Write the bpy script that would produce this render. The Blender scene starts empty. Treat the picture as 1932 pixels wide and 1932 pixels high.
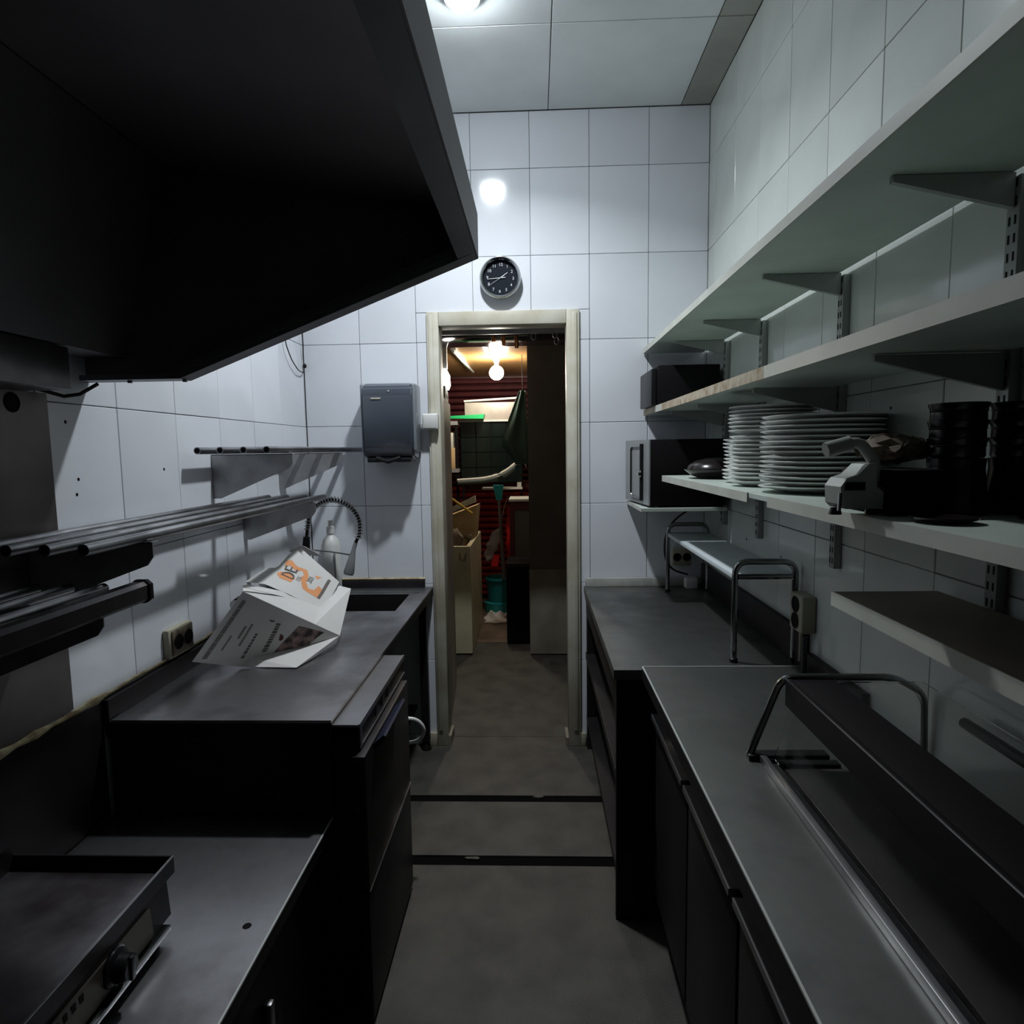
import bpy, bmesh, math, random
from mathutils import Vector, Matrix
random.seed(7)
SC = bpy.context.scene
COL = SC.collection
H = 1.621                     # eye height; builders below take z relative to eye level, floor = -H
FL = -H
# ---------------------------------------------------------------- camera
cam_d = bpy.data.cameras.new('camera')
cam = bpy.data.objects.new('camera', cam_d)
COL.objects.link(cam)
yaw, pitch, roll, foc = .03766, .09812, -.01522, 1186.6
f_ = Vector((-math.sin(yaw)*math.cos(pitch), math.cos(yaw)*math.cos(pitch), -math.sin(pitch)))
r_ = Vector((math.cos(yaw), math.sin(yaw), 0)); u_ = r_.cross(f_)
r2 = r_*math.cos(roll)+u_*math.sin(roll); u2 = -r_*math.sin(roll)+u_*math.cos(roll)
M = Matrix((r2, u2, -f_)).transposed().to_4x4(); M.translation = Vector((0, 0, H))
cam.matrix_world = M
cam_d.sensor_width = 36; cam_d.lens = foc*36/1932; cam_d.clip_start = .02
SC.camera = cam
# ---------------------------------------------------------------- world / exposure
w = bpy.data.worlds.new('world'); SC.world = w; w.use_nodes = True
w.node_tree.nodes['Background'].inputs[0].default_value = (.8, .9, 1, 1)
w.node_tree.nodes['Background'].inputs[1].default_value = .002
SC.view_settings.view_transform = 'Standard'; SC.view_settings.look = 'None'
SC.view_settings.gamma = 1; SC.view_settings.exposure = 0.42
SC.view_settings.use_curve_mapping = False
KITCHEN_LAMP = 150.0           # radiance of the kitchen lamp globe
BACK_BULB = 160.0
# ---------------------------------------------------------------- materials
def mat(name, base, rough=.5, metal=0, var=.0, vs=8, bump=0, bs=60, emit=None, es=0, trans=0, coat=0, objrand=0, base2=None, stretch=None, ior=None, rvar=0, spec=None):
    m = bpy.data.materials.new(name); m.use_nodes = True
    nt = m.node_tree; b = nt.nodes['Principled BSDF']
    b.inputs['Base Color'].default_value = (*base, 1)
    b.inputs['Roughness'].default_value = rough; b.inputs['Metallic'].default_value = metal
    if spec is not None: b.inputs['Specular IOR Level'].default_value = spec
    if trans: b.inputs['Transmission Weight'].default_value = trans
    if ior: b.inputs['IOR'].default_value = ior
    if coat: b.inputs['Coat Weight'].default_value = coat
    if emit: b.inputs['Emission Color'].default_value = (*emit, 1); b.inputs['Emission Strength'].default_value = es
    tc = nt.nodes.new('ShaderNodeTexCoord'); src = tc.outputs['Object']
    if stretch:
        mp = nt.nodes.new('ShaderNodeMapping'); mp.inputs['Scale'].default_value = stretch
        nt.links.new(src, mp.inputs[0]); src = mp.outputs[0]
    if var or objrand or base2:
        n = nt.nodes.new('ShaderNodeTexNoise'); n.inputs['Scale'].default_value = vs; n.inputs['Detail'].default_value = 5
        nt.links.new(src, n.inputs['Vector'])
        mix = nt.nodes.new('ShaderNodeMix'); mix.data_type = 'RGBA'
        c2 = base2 if base2 else tuple(max(0, c*(1-var)) for c in base)
        mix.inputs[6].default_value = (*base, 1); mix.inputs[7].default_value = (*c2, 1)
        mr = nt.nodes.new('ShaderNodeMapRange'); mr.inputs[1].default_value = .38; mr.inputs[2].default_value = .66
        nt.links.new(n.outputs[0], mr.inputs[0]); nt.links.new(mr.outputs[0], mix.inputs[0])
        out = mix.outputs[2]
        if objrand:
            oi = nt.nodes.new('ShaderNodeObjectInfo')
            hs = nt.nodes.new('ShaderNodeHueSaturation')
            m2 = nt.nodes.new('ShaderNodeMapRange'); m2.inputs[3].default_value = 1-objrand; m2.inputs[4].default_value = 1+objrand*.4
            nt.links.new(oi.outputs['Random'], m2.inputs[0]); nt.links.new(m2.outputs[0], hs.inputs['Value'])
            nt.links.new(out, hs.inputs['Color']); out = hs.outputs[0]
        nt.links.new(out, b.inputs['Base Color'])
        if rvar:
            m3 = nt.nodes.new('ShaderNodeMapRange'); m3.inputs[3].default_value = rough; m3.inputs[4].default_value = rough+rvar
            nt.links.new(mr.outputs[0], m3.inputs[0]); nt.links.new(m3.outputs[0], b.inputs['Roughness'])
    if bump:
        n2 = nt.nodes.new('ShaderNodeTexNoise'); n2.inputs['Scale'].default_value = bs
        nt.links.new(src, n2.inputs['Vector'])
        bp = nt.nodes.new('ShaderNodeBump'); bp.inputs['Strength'].default_value = bump; bp.inputs['Distance'].default_value = .004
        nt.links.new(n2.outputs[0], bp.inputs['Height']); nt.links.new(bp.outputs[0], b.inputs['Normal'])
    return m
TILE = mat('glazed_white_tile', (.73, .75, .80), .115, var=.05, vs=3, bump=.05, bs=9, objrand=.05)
TILER = mat('glazed_tile_right_wall', (.60, .635, .60), .13, var=.08, vs=3, bump=.05, bs=9, objrand=.06)  # right wall's tile, darker and greener than on the other walls
GROUT = mat('grey_grout', (.26, .26, .25), .9, var=.3, vs=5)
CEIL = mat('off_white_ceiling_panel', (.74, .77, .77), .6, var=.1, vs=3, bump=.1, bs=90, objrand=.04)
CEILGAP = mat('ceiling_joint', (.34, .34, .30), .9)
FLOORM = mat('worn_grey_terrazzo', (.056, .051, .042), .62, base2=(.030, .027, .022), vs=7, bump=.25, bs=140)
FLOORJ = mat('floor_joint', (.006, .005, .005), .9, spec=0)
PLASTER = mat('dingy_plaster', (.30, .28, .25), .8, var=.3, vs=2)
STEEL = mat('brushed_stainless_steel', (.54, .53, .545), .30, 1, base2=(.22, .212, .22), vs=4.2, bump=.05, bs=30, rvar=.12)
STEELR = mat('worn_stainless_worktop', (.27, .275, .262), .38, 1, base2=(.12, .122, .118), vs=3.8, bump=.05, bs=30, rvar=.14)
STEELD = mat('dark_steel', (.040, .036, .038), .5, .7, base2=(.022, .020, .022), vs=3, spec=.2)  # near-black steel; on the worktop lips it stands in for their shade
HOODM = mat('greasy_hood_steel', (.23, .215, .23), .5, .5, base2=(.15, .14, .15), vs=1.6)
HOODE = mat('hood_lip_steel', (.20, .21, .23), .45, .7, var=.2, vs=4)
CHROME = mat('chrome_tube', (.42, .43, .43), .16, 1, var=.3, vs=12)
EDGE = mat('edge_highlight_paint', (.60, .61, .59), .35, .3)  # painted highlight for the counter edges, paler and less metallic than steel
TUBEM = mat('dull_steel_tube', (.33, .33, .34), .34, 1, var=.4, vs=9)
BRKT = mat('galvanised_bracket', (.42, .42, .43), .5, .6, var=.3, vs=10)
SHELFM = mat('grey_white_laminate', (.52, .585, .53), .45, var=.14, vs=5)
SHELFE = mat('cream_edge_band', (.55, .56, .50), .5, var=.12, vs=9)
SHELFB = mat('chipped_brown_edge', (.50, .44, .34), .6, base2=(.30, .22, .13), vs=26)
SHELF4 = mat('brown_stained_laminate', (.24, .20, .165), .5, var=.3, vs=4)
RAILM = mat('painted_shelf_upright', (.34, .36, .34), .4, .3, var=.15, vs=8)
BLACK = mat('black_plastic', (.009, .009, .010), .38, var=.2, spec=.3)
BLACKM = mat('matt_black_paint', (.006, .005, .006), .7, spec=.12)
DARKG = mat('dark_brown_glass', (.014, .010, .010), .22, spec=.4)
GREYP = mat('grey_plastic', (.27, .28, .285), .4, var=.1)
SMOKE = mat('smoked_blue_grey_plastic', (.062, .072, .092), .28, var=.15, vs=4, coat=.3)
SMOKEL = mat('pale_grey_plastic_edge', (.20, .22, .25), .35, coat=.3)
WHITEP = mat('white_plastic', (.68, .68, .66), .4, var=.05)
CREAMP = mat('aged_cream_paint', (.56, .54, .46), .5, base2=(.42, .38, .29), vs=5, bump=.1, bs=30)
CREAMG = mat('dirty_cream_plastic', (.42, .40, .30), .5, base2=(.26, .24, .18), vs=4)
CREAMR = mat('yellowed_polyester', (.62, .57, .38), .5, var=.2, vs=3)
SILI = mat('yellowed_silicone', (.58, .50, .30), .6, base2=(.22, .14, .06), vs=24, bump=.4, bs=80)
PORC = mat('white_porcelain', (.84, .86, .83), .16, coat=.4)
NEWS = mat('newsprint', (.60, .585, .57), .85, var=.05, vs=10)
INK = mat('printing_ink', (.12, .11, .11), .9)
INKL = mat('faint_printing_ink', (.22, .20, .19), .9)
PHOTO = mat('printed_photograph', (.03, .02, .022), .8, base2=(.30, .20, .19), vs=38)
ORANGE = mat('orange_print', (.70, .30, .13), .85)
GREYINK = mat('dark_grey_print', (.13, .11, .10), .85)
RED = mat('red_shutter_paint', (.50, .035, .03), .5, var=.3, vs=9)
MAROON = mat('maroon_paint', (.10, .018, .02), .5, var=.3, vs=9)
REDP = mat('red_plastic', (.65, .02, .02), .4)
WOODC = mat('orange_wood_ceiling', (.48, .27, .10), .35, base2=(.26, .13, .05), vs=2.4, stretch=(1, .35, 1))
GREENP = mat('green_plastic', (.02, .42, .13), .4)
TEAL = mat('teal_plastic', (.01, .24, .26), .45)
GREYPIPE = mat('grey_rubber_hose', (.10, .12, .11), .45)
PALE = mat('pale_sticker_strip', (.55, .55, .50), .5)
APRON = mat('dark_green_cloth', (.02, .05, .04), .9, var=.3)
DKTILE = mat('dark_green_wall_tile', (.007, .012, .010), .14, var=.3, objrand=.2)
BROWNW = mat('grey_brown_wall', (.17, .145, .115), .75, base2=(.12, .10, .08), vs=3)
BROWNL = mat('mottled_cream', (.26, .235, .18), .7, base2=(.18, .155, .115), vs=5)  # on the partition this paler tone paints the light low down
YELLOW = mat('yellow_handle_paint', (.62, .42, .07), .5)
CARD = mat('tan_cardboard', (.52, .38, .20), .8, var=.15)
COPPER = mat('copper_glint_metal', (.60, .25, .10), .25, 1)
BLUEP = mat('dark_blue_plastic', (.022, .025, .05), .3)
GLASSM = mat('clear_display_glass', (.90, .92, .90), .05, trans=1, ior=1.1)
ACRYL = mat('frosted_acrylic', (.42, .38, .34), .4, var=.2)
CLOTH = mat('white_cloth', (.62, .62, .60), .9, var=.1)
BAGM = mat('thin_white_plastic_bag', (.62, .58, .57), .45)
LAMPW = mat('kitchen_lamp_glow', (.9, .9, .9), .4, emit=(.88, .95, 1.0), es=KITCHEN_LAMP)
BULBW = mat('bulb_glow', (.9, .9, .9), .4, emit=(1.0, .93, .80), es=BACK_BULB)
TUBEW = mat('tube_glow', (.9, .9, .9), .4, emit=(1, .94, .84), es=3)
PAPERB = mat('brown_paper', (.19, .15, .11), .8, var=.2)
SLICER = mat('cast_slicer_metal', (.45, .45, .44), .25, 1, var=.2)
CLOCKF = mat('clock_face_navy', (.008, .011, .017), .6, spec=.1)
CLOCKN = mat('clock_numeral_white', (.55, .56, .58), .5)
CABLE = mat('black_cable', (.02, .02, .02), .6)

# ---------------------------------------------------------------- geometry helpers
def mv(o):
    p = Vector((0, 0, 0))
    while o is not None: p = p+o.location; o = o.parent
    return p
class MB:
    def __init__(s): s.b = bmesh.new()
    def box(s, x0, x1, y0, y1, z0, z1, bev=0, seg=2):
        mt = Matrix.Translation(((x0+x1)/2, (y0+y1)/2, (z0+z1)/2)) @ Matrix.Diagonal((abs(x1-x0), abs(y1-y0), abs(z1-z0), 1))
        r = bmesh.ops.create_cube(s.b, size=1, matrix=mt)
        if bev:
            es = list({e for v in r['verts'] for e in v.link_edges})
            bmesh.ops.bevel(s.b, geom=es, offset=bev, segments=seg, profile=.5, affect='EDGES')
        return s
    def hexa(s, bot, top):          # 4 bottom + 4 top corners
        v = [s.b.verts.new(p) for p in list(bot)+list(top)]
        for f in ((3, 2, 1, 0), (4, 5, 6, 7), (0, 1, 5, 4), (1, 2, 6, 5), (2, 3, 7, 6), (3, 0, 4, 7)): s.b.faces.new([v[i] for i in f])
        return s
    def prism(s, poly, axis, a, b):  # poly in the two other axes
        def P(p, t): return {'x': (t, p[0], p[1]), 'y': (p[0], t, p[1]), 'z': (p[0], p[1], t)}[axis]
        A = [s.b.verts.new(P(p, a)) for p in poly]; B = [s.b.verts.new(P(p, b)) for p in poly]
        n = len(poly); s.b.faces.new(A); s.b.faces.new(B[::-1])
        for i in range(n): s.b.faces.new((A[i], B[i], B[(i+1) % n], A[(i+1) % n]))
        return s
    def tube(s, pts, r, n=10, cap=True, rr=None):
        pts = [Vector(p) for p in pts]; rings = []
        t = (pts[1]-pts[0]).normalized(); a = Vector((0, 0, 1)) if abs(t.z) < .9 else Vector((1, 0, 0))
        u = t.cross(a).normalized()
        for i, p in enumerate(pts):
            if i == 0: t = (pts[1]-p).normalized()
            elif i == len(pts)-1: t = (p-pts[i-1]).normalized()
            else: t = ((pts[i+1]-p).normalized()+(p-pts[i-1]).normalized()).normalized()
            u = (u-t*u.dot(t)).normalized(); v = t.cross(u); q = rr[i] if rr else r
            rings.append([s.b.verts.new(p+u*q*math.cos(k*2*math.pi/n)+v*q*math.sin(k*2*math.pi/n)) for k in range(n)])
        for A, B in zip(rings, rings[1:]):
            for k in range(n): s.b.faces.new((A[k], A[(k+1) % n], B[(k+1) % n], B[k]))
        if cap: s.b.faces.new(rings[0][::-1]); s.b.faces.new(rings[-1])
        return s
    def lathe(s, prof, c, axis='z', n=32):
        rings = []
        for r, h in prof:
            ring = []
            for k in range(n):
                a = 2*math.pi*k/n; x, y = max(r, 1e-4)*math.cos(a), max(r, 1e-4)*math.sin(a)
                q = {'z': (x, y, h), 'y': (x, h, y), 'x': (h, x, y)}[axis]
                ring.append(s.b.verts.new((c[0]+q[0], c[1]+q[1], c[2]+q[2])))
            rings.append(ring)
        for A, B in zip(rings, rings[1:]):
            for k in range(n): s.b.faces.new((A[k], A[(k+1) % n], B[(k+1) % n], B[k]))
        return s
    def sheet(s, pts, faces, t=.001):
        v = [s.b.verts.new(p) for p in pts]
        fs = [s.b.faces.new([v[i] for i in f]) for f in faces]
        bmesh.ops.recalc_face_normals(s.b, faces=fs)
        bmesh.ops.solidify(s.b, geom=fs, thickness=t)
        return s
    def rot(s, ang, axis, c):
        bmesh.ops.rotate(s.b, verts=s.b.verts[:], cent=c, matrix=Matrix.Rotation(ang, 3, axis)); return s
    def build(s, name, m, parent=None, local=False, smooth=True, recalc=True, lift=True):
        if recalc: bmesh.ops.recalc_face_normals(s.b, faces=s.b.faces[:])
        me = bpy.data.meshes.new(name); s.b.to_mesh(me); s.b.free()
        if not local:
            off = (Vector((0, 0, H)) if lift else Vector())-mv(parent)
            me.transform(Matrix.Translation(off))
        me.materials.append(m)
        if smooth:
            for p in me.polygons: p.use_smooth = True
            me.set_sharp_from_angle(angle=math.radians(35))
        o = bpy.data.objects.new(name, me); COL.objects.link(o)
        if parent is not None: o.parent = parent
        return o
def tag(o, label, cat, group=None):
    o['label'] = label; o['category'] = cat
    if group: o['group'] = group
    return o
def thing(name, label, cat, x, y, z, group=None):
    o = bpy.data.objects.new(name, None); o.empty_display_size = .05; COL.objects.link(o)
    o.location = (x, y, z+H); return tag(o, label, cat, group)
def struct(o): o['kind'] = 'structure'; return o
def B(*a, **k): return MB().box(*a, **k)
def fillet(pts, r, n=5):
    pts = [Vector(p) for p in pts]; out = [pts[0]]
    for i in range(1, len(pts)-1):
        a = (pts[i-1]-pts[i]).normalized(); b = (pts[i+1]-pts[i]).normalized()
        p0, p1 = pts[i]+a*r, pts[i]+b*r
        for k in range(n+1):
            t = k/n; out.append(p0.lerp(pts[i], t).lerp(pts[i].lerp(p1, t), t))
    out.append(pts[-1]); return out
def copy_tree(o, parent=None):
    c = o.copy(); COL.objects.link(c); c.parent = parent
    for ch in list(o.children): copy_tree(ch, c)
    return c
def text(s, size, m, parent, loc, rx=math.pi/2, rz=0, ry=0, name='numeral'):
    cu = bpy.data.curves.new('t', 'FONT'); cu.body = s; cu.size = size; cu.extrude = .0006
    cu.align_x = 'CENTER'; cu.align_y = 'CENTER'
    ob = bpy.data.objects.new('t', cu); me = bpy.data.meshes.new_from_object(ob)
    bpy.data.objects.remove(ob); bpy.data.curves.remove(cu)
    R = Matrix.Rotation(rz, 4, 'Z') @ Matrix.Rotation(rx, 4, 'X') @ Matrix.Rotation(ry, 4, 'Z')
    me.transform(R); me.transform(Matrix.Translation(Vector(loc)+Vector((0, 0, H))-mv(parent)))
    me.materials.clear(); me.materials.append(m)
    o = bpy.data.objects.new(name, me); COL.objects.link(o); o.parent = parent; return o
ORD = 'first second third fourth fifth sixth seventh eighth ninth tenth eleventh twelfth thirteenth fourteenth fifteenth sixteenth seventeenth eighteenth nineteenth twentieth'.split()

# ================================================================= STRUCTURE
XL, XR, D = -1.214, .889, 3.334
YB = -1.3; CZ = 1.69; TW, TH, GAP, TT = .300, .4258, .0024, .007
R0 = .990                     # a horizontal joint
rows = [R0+TH*k for k in range(-7, 3)]
def cells(a0, a1, z0, z1, off):
    k0 = math.floor((a0-off)/TW)
    out = []
    for i in range(k0, k0+60):
        x0, x1 = off+i*TW, off+(i+1)*TW
        if x0 >= a1: break
        x0, x1 = max(x0, a0), min(x1, a1)
        if x1-x0 < .012: continue
        for r in rows:
            q0, q1 = max(r, z0), min(r+TH, z1)
            if q1-q0 > .012: out.append((x0, x1, q0, q1))
    return out
tile_cache = {}
def put_tile(parent, wall, c):
    a0, a1, z0, z1 = c; key = (wall, round(a1-a0, 3), round(z1-z0, 3))
    if key not in tile_cache:
        wd, ht = (a1-a0-GAP)/2, (z1-z0-GAP)/2; mb = MB()
        if wall == 'far': mb.box(-wd, wd, -TT, 0, -ht, ht, bev=.0015, seg=1)
        elif wall == 'left': mb.box(0, TT, -wd, wd, -ht, ht, bev=.0015, seg=1)
        else: mb.box(-TT, 0, -wd, wd, -ht, ht, bev=.0015, seg=1)
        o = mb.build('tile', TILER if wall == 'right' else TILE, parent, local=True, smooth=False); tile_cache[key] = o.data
    else:
        o = bpy.data.objects.new('tile', tile_cache[key]); COL.objects.link(o); o.parent = parent
    a = (a0+a1)/2; z = (z0+z1)/2+H; j = random.uniform(-.0006, .0006)
    o.location = {'far': (a, D+TT+j, z), 'left': (XL-TT+j, a, z), 'right': (XR+TT+j, a, z)}[wall]
    o.rotation_euler = (random.uniform(-.0012, .0012), 0, random.uniform(-.0015, .0015))
# far wall with door hole
DX0, DX1, DZ = -.555, .235, .716
fw = MB()
fw.box(XL-.15, DX0, D+TT, D+.10, FL, CZ+.1); fw.box(DX1, XR+.15, D+TT, D+.10, FL, CZ+.1); fw.box(DX0, DX1, D+TT, D+.10, DZ, CZ+.1)
wall_far = struct(fw.build('wall_far', GROUT, smooth=False))
for c in cells(XL, XR, FL, CZ, XR-TW*40):
    x0, x1, z0, z1 = c
    if x1 <= DX0 or x0 >= DX1 or z0 >= DZ: put_tile(wall_far, 'far', c); continue
    zt = min(z1, DZ)
    if x0 < DX0-.01: put_tile(wall_far, 'far', (x0, DX0, z0, zt))
    if x1 > DX1+.01: put_tile(wall_far, 'far', (DX1, x1, z0, zt))
    if z1 > DZ+.01: put_tile(wall_far, 'far', (x0, x1, max(DZ, z0), z1))
wall_left = struct(B(XL-.15, XL-TT, YB, D+.1, FL, CZ+.1).build('wall_left', GROUT, smooth=False))
for c in cells(YB, D, FL, CZ, D-.627-TW*40): put_tile(wall_left, 'left', c)
wall_right = struct(B(XR+TT, XR+.15, YB, D+.1, FL, CZ+.1).build('wall_right', GROUT, smooth=False))
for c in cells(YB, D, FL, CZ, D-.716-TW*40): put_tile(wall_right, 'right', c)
struct(B(XL-.15, XR+.15, YB-.12, YB, FL, CZ+.1).build('wall_behind', PLASTER, smooth=False))
ceiling = struct(B(XL-.15, XR+.15, YB-.12, D+.1, CZ+.012, CZ+.12).build('ceiling', CEILGAP, smooth=False))
ys = [YB+.002, -.6, .05, .70, 1.35, 2.02, 2.69, D-.004]
for i in range(len(ys)-1):
    for x0, x1 in ((XL, -.56), (-.56, .085), (.085, .745), (.745, XR)):
        B(x0+.002, x1-.002, ys[i]+.002, ys[i+1]-.002, CZ, CZ+.012, bev=.002, seg=1).build('ceiling_panel', CEIL if x1 < .8 else mat('yellowed_ceiling_strip', (.36, .36, .32), .7, var=.2, vs=3), ceiling, smooth=False)
for w_, x, y, z in ((wall_left, XL, 2.02, -.045), (wall_left, XL, 1.63, -.06), (wall_left, XL, 1.62, -.10), (wall_left, XL, 1.60, .09), (wall_right, XR, 2.665, -.39), (wall_right, XR, 2.29, -.40), (wall_right, XR, 1.62, .09)):
    MB().lathe([(0, -.0008), (.0045, -.0008), (.005, .0006), (0, .0006)], (x, y, z), axis='x', n=8).build('screw_hole', BLACKM, w_)
# kitchen floor: slabs with wide dark joints
floor = struct(B(XL-.15, XR+.15, YB-.12, D+.1, FL-.1, FL-.008).build('floor', FLOORJ, smooth=False))
for y0, y1 in ((YB, 2.318), (2.378, 2.768), (2.822, D+.1)):
    B(XL, XR, y0, y1, FL-.01, FL, bev=.004).build('floor_slab', FLOORM, floor, smooth=False)
for x, y, l in ((.0, 2.812, .06), (-.27, 2.362, .07)):
    mb = MB(); n = 8
    mb.prism([(x+l/2*math.cos(a)*random.uniform(.7, 1), y+.014*math.sin(a)*random.uniform(.4, 1)) for a in [i*2*math.pi/n for i in range(n)]], 'z', FL-.009, FL-.001)
    mb.build('mortar_patch', FLOORM, floor, smooth=False)
# door frame
fr = struct(MB().box(DX0, -.492, D-.018, D+.11, FL, DZ, bev=.004).box(.168, DX1, D-.018, D+.11, FL, DZ, bev=.004)
            .box(-.4915, .1675, D-.018, D+.11, .645, DZ, bev=.004).build('trim_1', CREAMP))
MB().box(-.545, -.522, D-.026, D-.018, FL+.09, .70, bev=.003).box(.197, .222, D-.026, D-.018, FL+.09, .70, bev=.003).build('door_bead', CREAMP, fr)
MB().box(-.600, -.556, D-.022, D-.0005, FL, FL+.075, bev=.004).build('baseboard_left', CREAMG); bpy.data.objects['baseboard_left']['kind'] = 'structure'
MB().box(.2355, .262, D-.022, D-.0005, FL, FL+.075, bev=.004).build('baseboard_right', CREAMG); bpy.data.objects['baseboard_right']['kind'] = 'structure'
MB().box(-.494, -.478, D-.02, D+.11, FL, FL+.06).box(.152, .168, D-.02, D+.11, FL, FL+.05).build('jamb_shoe', BROWNL, fr)
# yellow silicone joints along the left worktops
mb = MB()
pts = []
for i in range(60):
    y = .2+i*(3.30-.2)/59; pts.append((XL+.004+random.uniform(0, .002), y, -.663+random.uniform(-.003, .003)))
mb.tube(pts, .008, n=6, rr=[random.uniform(.005, .013) if p[1] < 1.62 else .0042 for p in pts])
mb.tube([(XL+.02+i*.11*.9, D-.004, -.684) for i in range(7)], .006, n=6)
struct(mb.build('trim_2', SILI))

# ================================================================= BACK ROOM shell
BX0, BX1, BY1, BCZ = -1.75, 1.3, 6.95, .80
bf = struct(B(BX0, BX1, D+.1, BY1, FL-.1, FL-.006).build('floor_back', FLOORJ, smooth=False))
B(BX0, BX1, D+.1, 5.2, FL-.006, FL).build('floor_slab', FLOORM, bf, smooth=False)
B(BX0, BX1, 5.204, BY1, FL-.006, FL).build('floor_slab', mat('back_floor', (.16, .12, .085), .6, base2=(.08, .06, .045), vs=4), bf, smooth=False)
struct(B(BX0, BX1, D+.1, BY1, BCZ, BCZ+.1).build('ceiling_back', WOODC, smooth=False))
struct(B(BX0-.1, BX0, D+.1, BY1, FL, BCZ).build('wall_back_left', BROWNW, smooth=False))
struct(B(BX1, BX1+.1, D+.1, BY1, FL, BCZ).build('wall_back_right', BROWNW, smooth=False))
struct(B(BX0-.1, BX1+.1, BY1, BY1+.1, FL, BCZ+.1).build('wall_back_far', MAROON, smooth=False))
# pillar wall right of the passage
pw = struct(B(-.052, BX1-.002, 4.84, 5.0, FL+.0, BCZ-.002).build('wall_partition', BROWNW, smooth=False))
B(-.054, BX1-.004, 4.825, 4.84, FL+.02, -.93, bev=.004).build('lower_lit_area', BROWNL, pw)  # added pale slab paints the lit lower part of the wall

# ================================================================= LEFT SIDE
# ---- hood
hood = thing('extractor_hood', 'huge dark steel extractor hood filling the upper left above the griddle', 'extractor hood', -.7, .6, .2)
HY0, HY1 = -.9, 1.70
prof_out = [(-.142, .500), (-.142, .612), (-.80, 1.30), (-.80, CZ-.002), (XL+.002, CZ-.002), (XL+.002, .80), (-.97, .76), (-.152, .606), (-.152, .500)]
# roof and front skin as closed profile
MB().prism(prof_out, 'y', HY0, HY1).build('canopy', HOODM, hood, smooth=False)
MB().prism([(-1.205, .80), (-.97, .757), (-1.10, .262), (-1.205, .262)], 'y', HY0, HY1-.012).build('filter_bank', HOODM, hood, smooth=False)
MB().prism([(XL+.002, .200), (-.93, .200), (-.143, .500), (-.143, .614), (-.97, .79), (XL+.002, .84)], 'y', HY1-.012, HY1+.0005).build('far_end_panel', HOODM, hood, smooth=False)
MB().prism([(XL+.002, .200), (-.93, .200), (-.146, .500), (-.146, .607), (-.97, .757), (XL+.002, .80)], 'y', HY0, HY0+.012).build('near_end_panel', HOODM, hood, smooth=False)
e = MB()
e.prism([(-.93, .200), (-.146, .499), (-.152, .512), (-.933, .214)], 'y', HY1-.055, HY1-.012)
e.prism([(-1.2, .200), (-.93, .200), (-.933, .214), (-1.2, .214)], 'y', HY1-.055, HY1-.012)
e.prism([(-.93, .214), (-.146, .512), (-.152, .530), (-.933, .232)], 'y', HY1-.06, HY1-.052)
e.build('end_gutter_lip', HOODE, hood, smooth=False)
MB().prism([(-.146, .499), (-.19, .484), (-.19, .498), (-.150, .513)], 'y', HY0, HY1-.055).build('front_gutter_lip', HOODE, hood, smooth=False)
for x, z in ((-.93, .200), (-1.08, .200)): MB().lathe([(0, -.006), (.006, -.006), (.006, .0), (0, .0)], (x, HY1-.03, z), n=10).build('rivet', HOODE, hood)
MB().box(XL+.001, -1.100, HY0, 1.48, .158, .258, bev=.003).build('grease_channel', STEEL, hood)
MB().tube([(-1.2, 1.50, .165), (-1.17, 1.545, .15), (-1.14, 1.56, .156), (-1.12, 1.60, .185)], .005, n=6).build('drip_wire', CABLE, hood)
# steel wall panel
wp = thing('steel_wall_panel', 'grey stainless splash panel with one round hole, under the hood on the left wall', 'wall panel', XL+.005, .5, -.655)
B(XL+.0005, XL+.006, -.9, 1.538, -.655, .157, bev=.001).build('sheet', mat('hood_shaded_steel', (.20, .18, .175), .45, .8, base2=(.12, .105, .10), vs=3), wp, smooth=False)  # hood's shade put into the sheet colour
MB().lathe([(0, .0062), (.020, .0062), (.022, .008), (.024, .0062), (.024, .006)], (XL, 1.43, .128), axis='x', n=20).build('round_hole', BLACKM, wp)
# ---- tube racks
def rack(label, y0, y1, z, xs, brk, cap=False, drop=.17):
    t = thing('tube_rack', label, 'wall rack', -1.05, (y0+y1)/2, z, 'steel tube racks on the left wall')
    for x in xs:
        mb = MB(); mb.tube([(x, y0, z), (x, y1, z)], .0125, n=14)
        tb = mb.build('tube', TUBEM, t)
        MB().lathe([(0, -.0006), (.0095, -.0006), (.0095, .001), (0, .001)], (x, y0, z), axis='y', n=14).build('tube_bore', BLACKM, tb)
    for y in brk:
        mb = MB(); zz = z-.014
        mb.prism([(XL+.001, zz), (-.905, zz), (-.905, zz-.035), (-.92, zz-.055), (XL+.03, zz-drop), (XL+.001, zz-drop)], 'y', y-.0015, y+.0015)
        mb.box(XL+.0005, XL+.004, y-.002, y+.04, zz-drop+.01, zz)
        mb.box(XL+.005, -.905, y-.0015, y+.025, zz-.003, zz)
        mb.build('bracket_plate', BRKT, t, smooth=False)
    for x in xs:
        for y in brk: MB().lathe([(0, -.006), (.007, -.006), (.007, 0), (0, 0)], (x, y+.012, z-.0155), n=8).build('bolt', TUBEM, t)
    return t
XS = (-1.165, -1.085, -1.003, -.922)
rack('short steel tube rack, highest of three, beside the towel dispenser corner', 2.14, 3.315, .014, XS, (2.325, 2.94), drop=.165)
rack('long steel tube rack, middle of three, running past the white tiles', 1.235, 2.70, -.190, XS, (1.44, 2.55), drop=.15)
r3 = rack('steel tube rack, lowest of three, cut off by the left picture edge', .10, 1.40, -.305, XS, (.35, 1.255), drop=.16)
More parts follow.
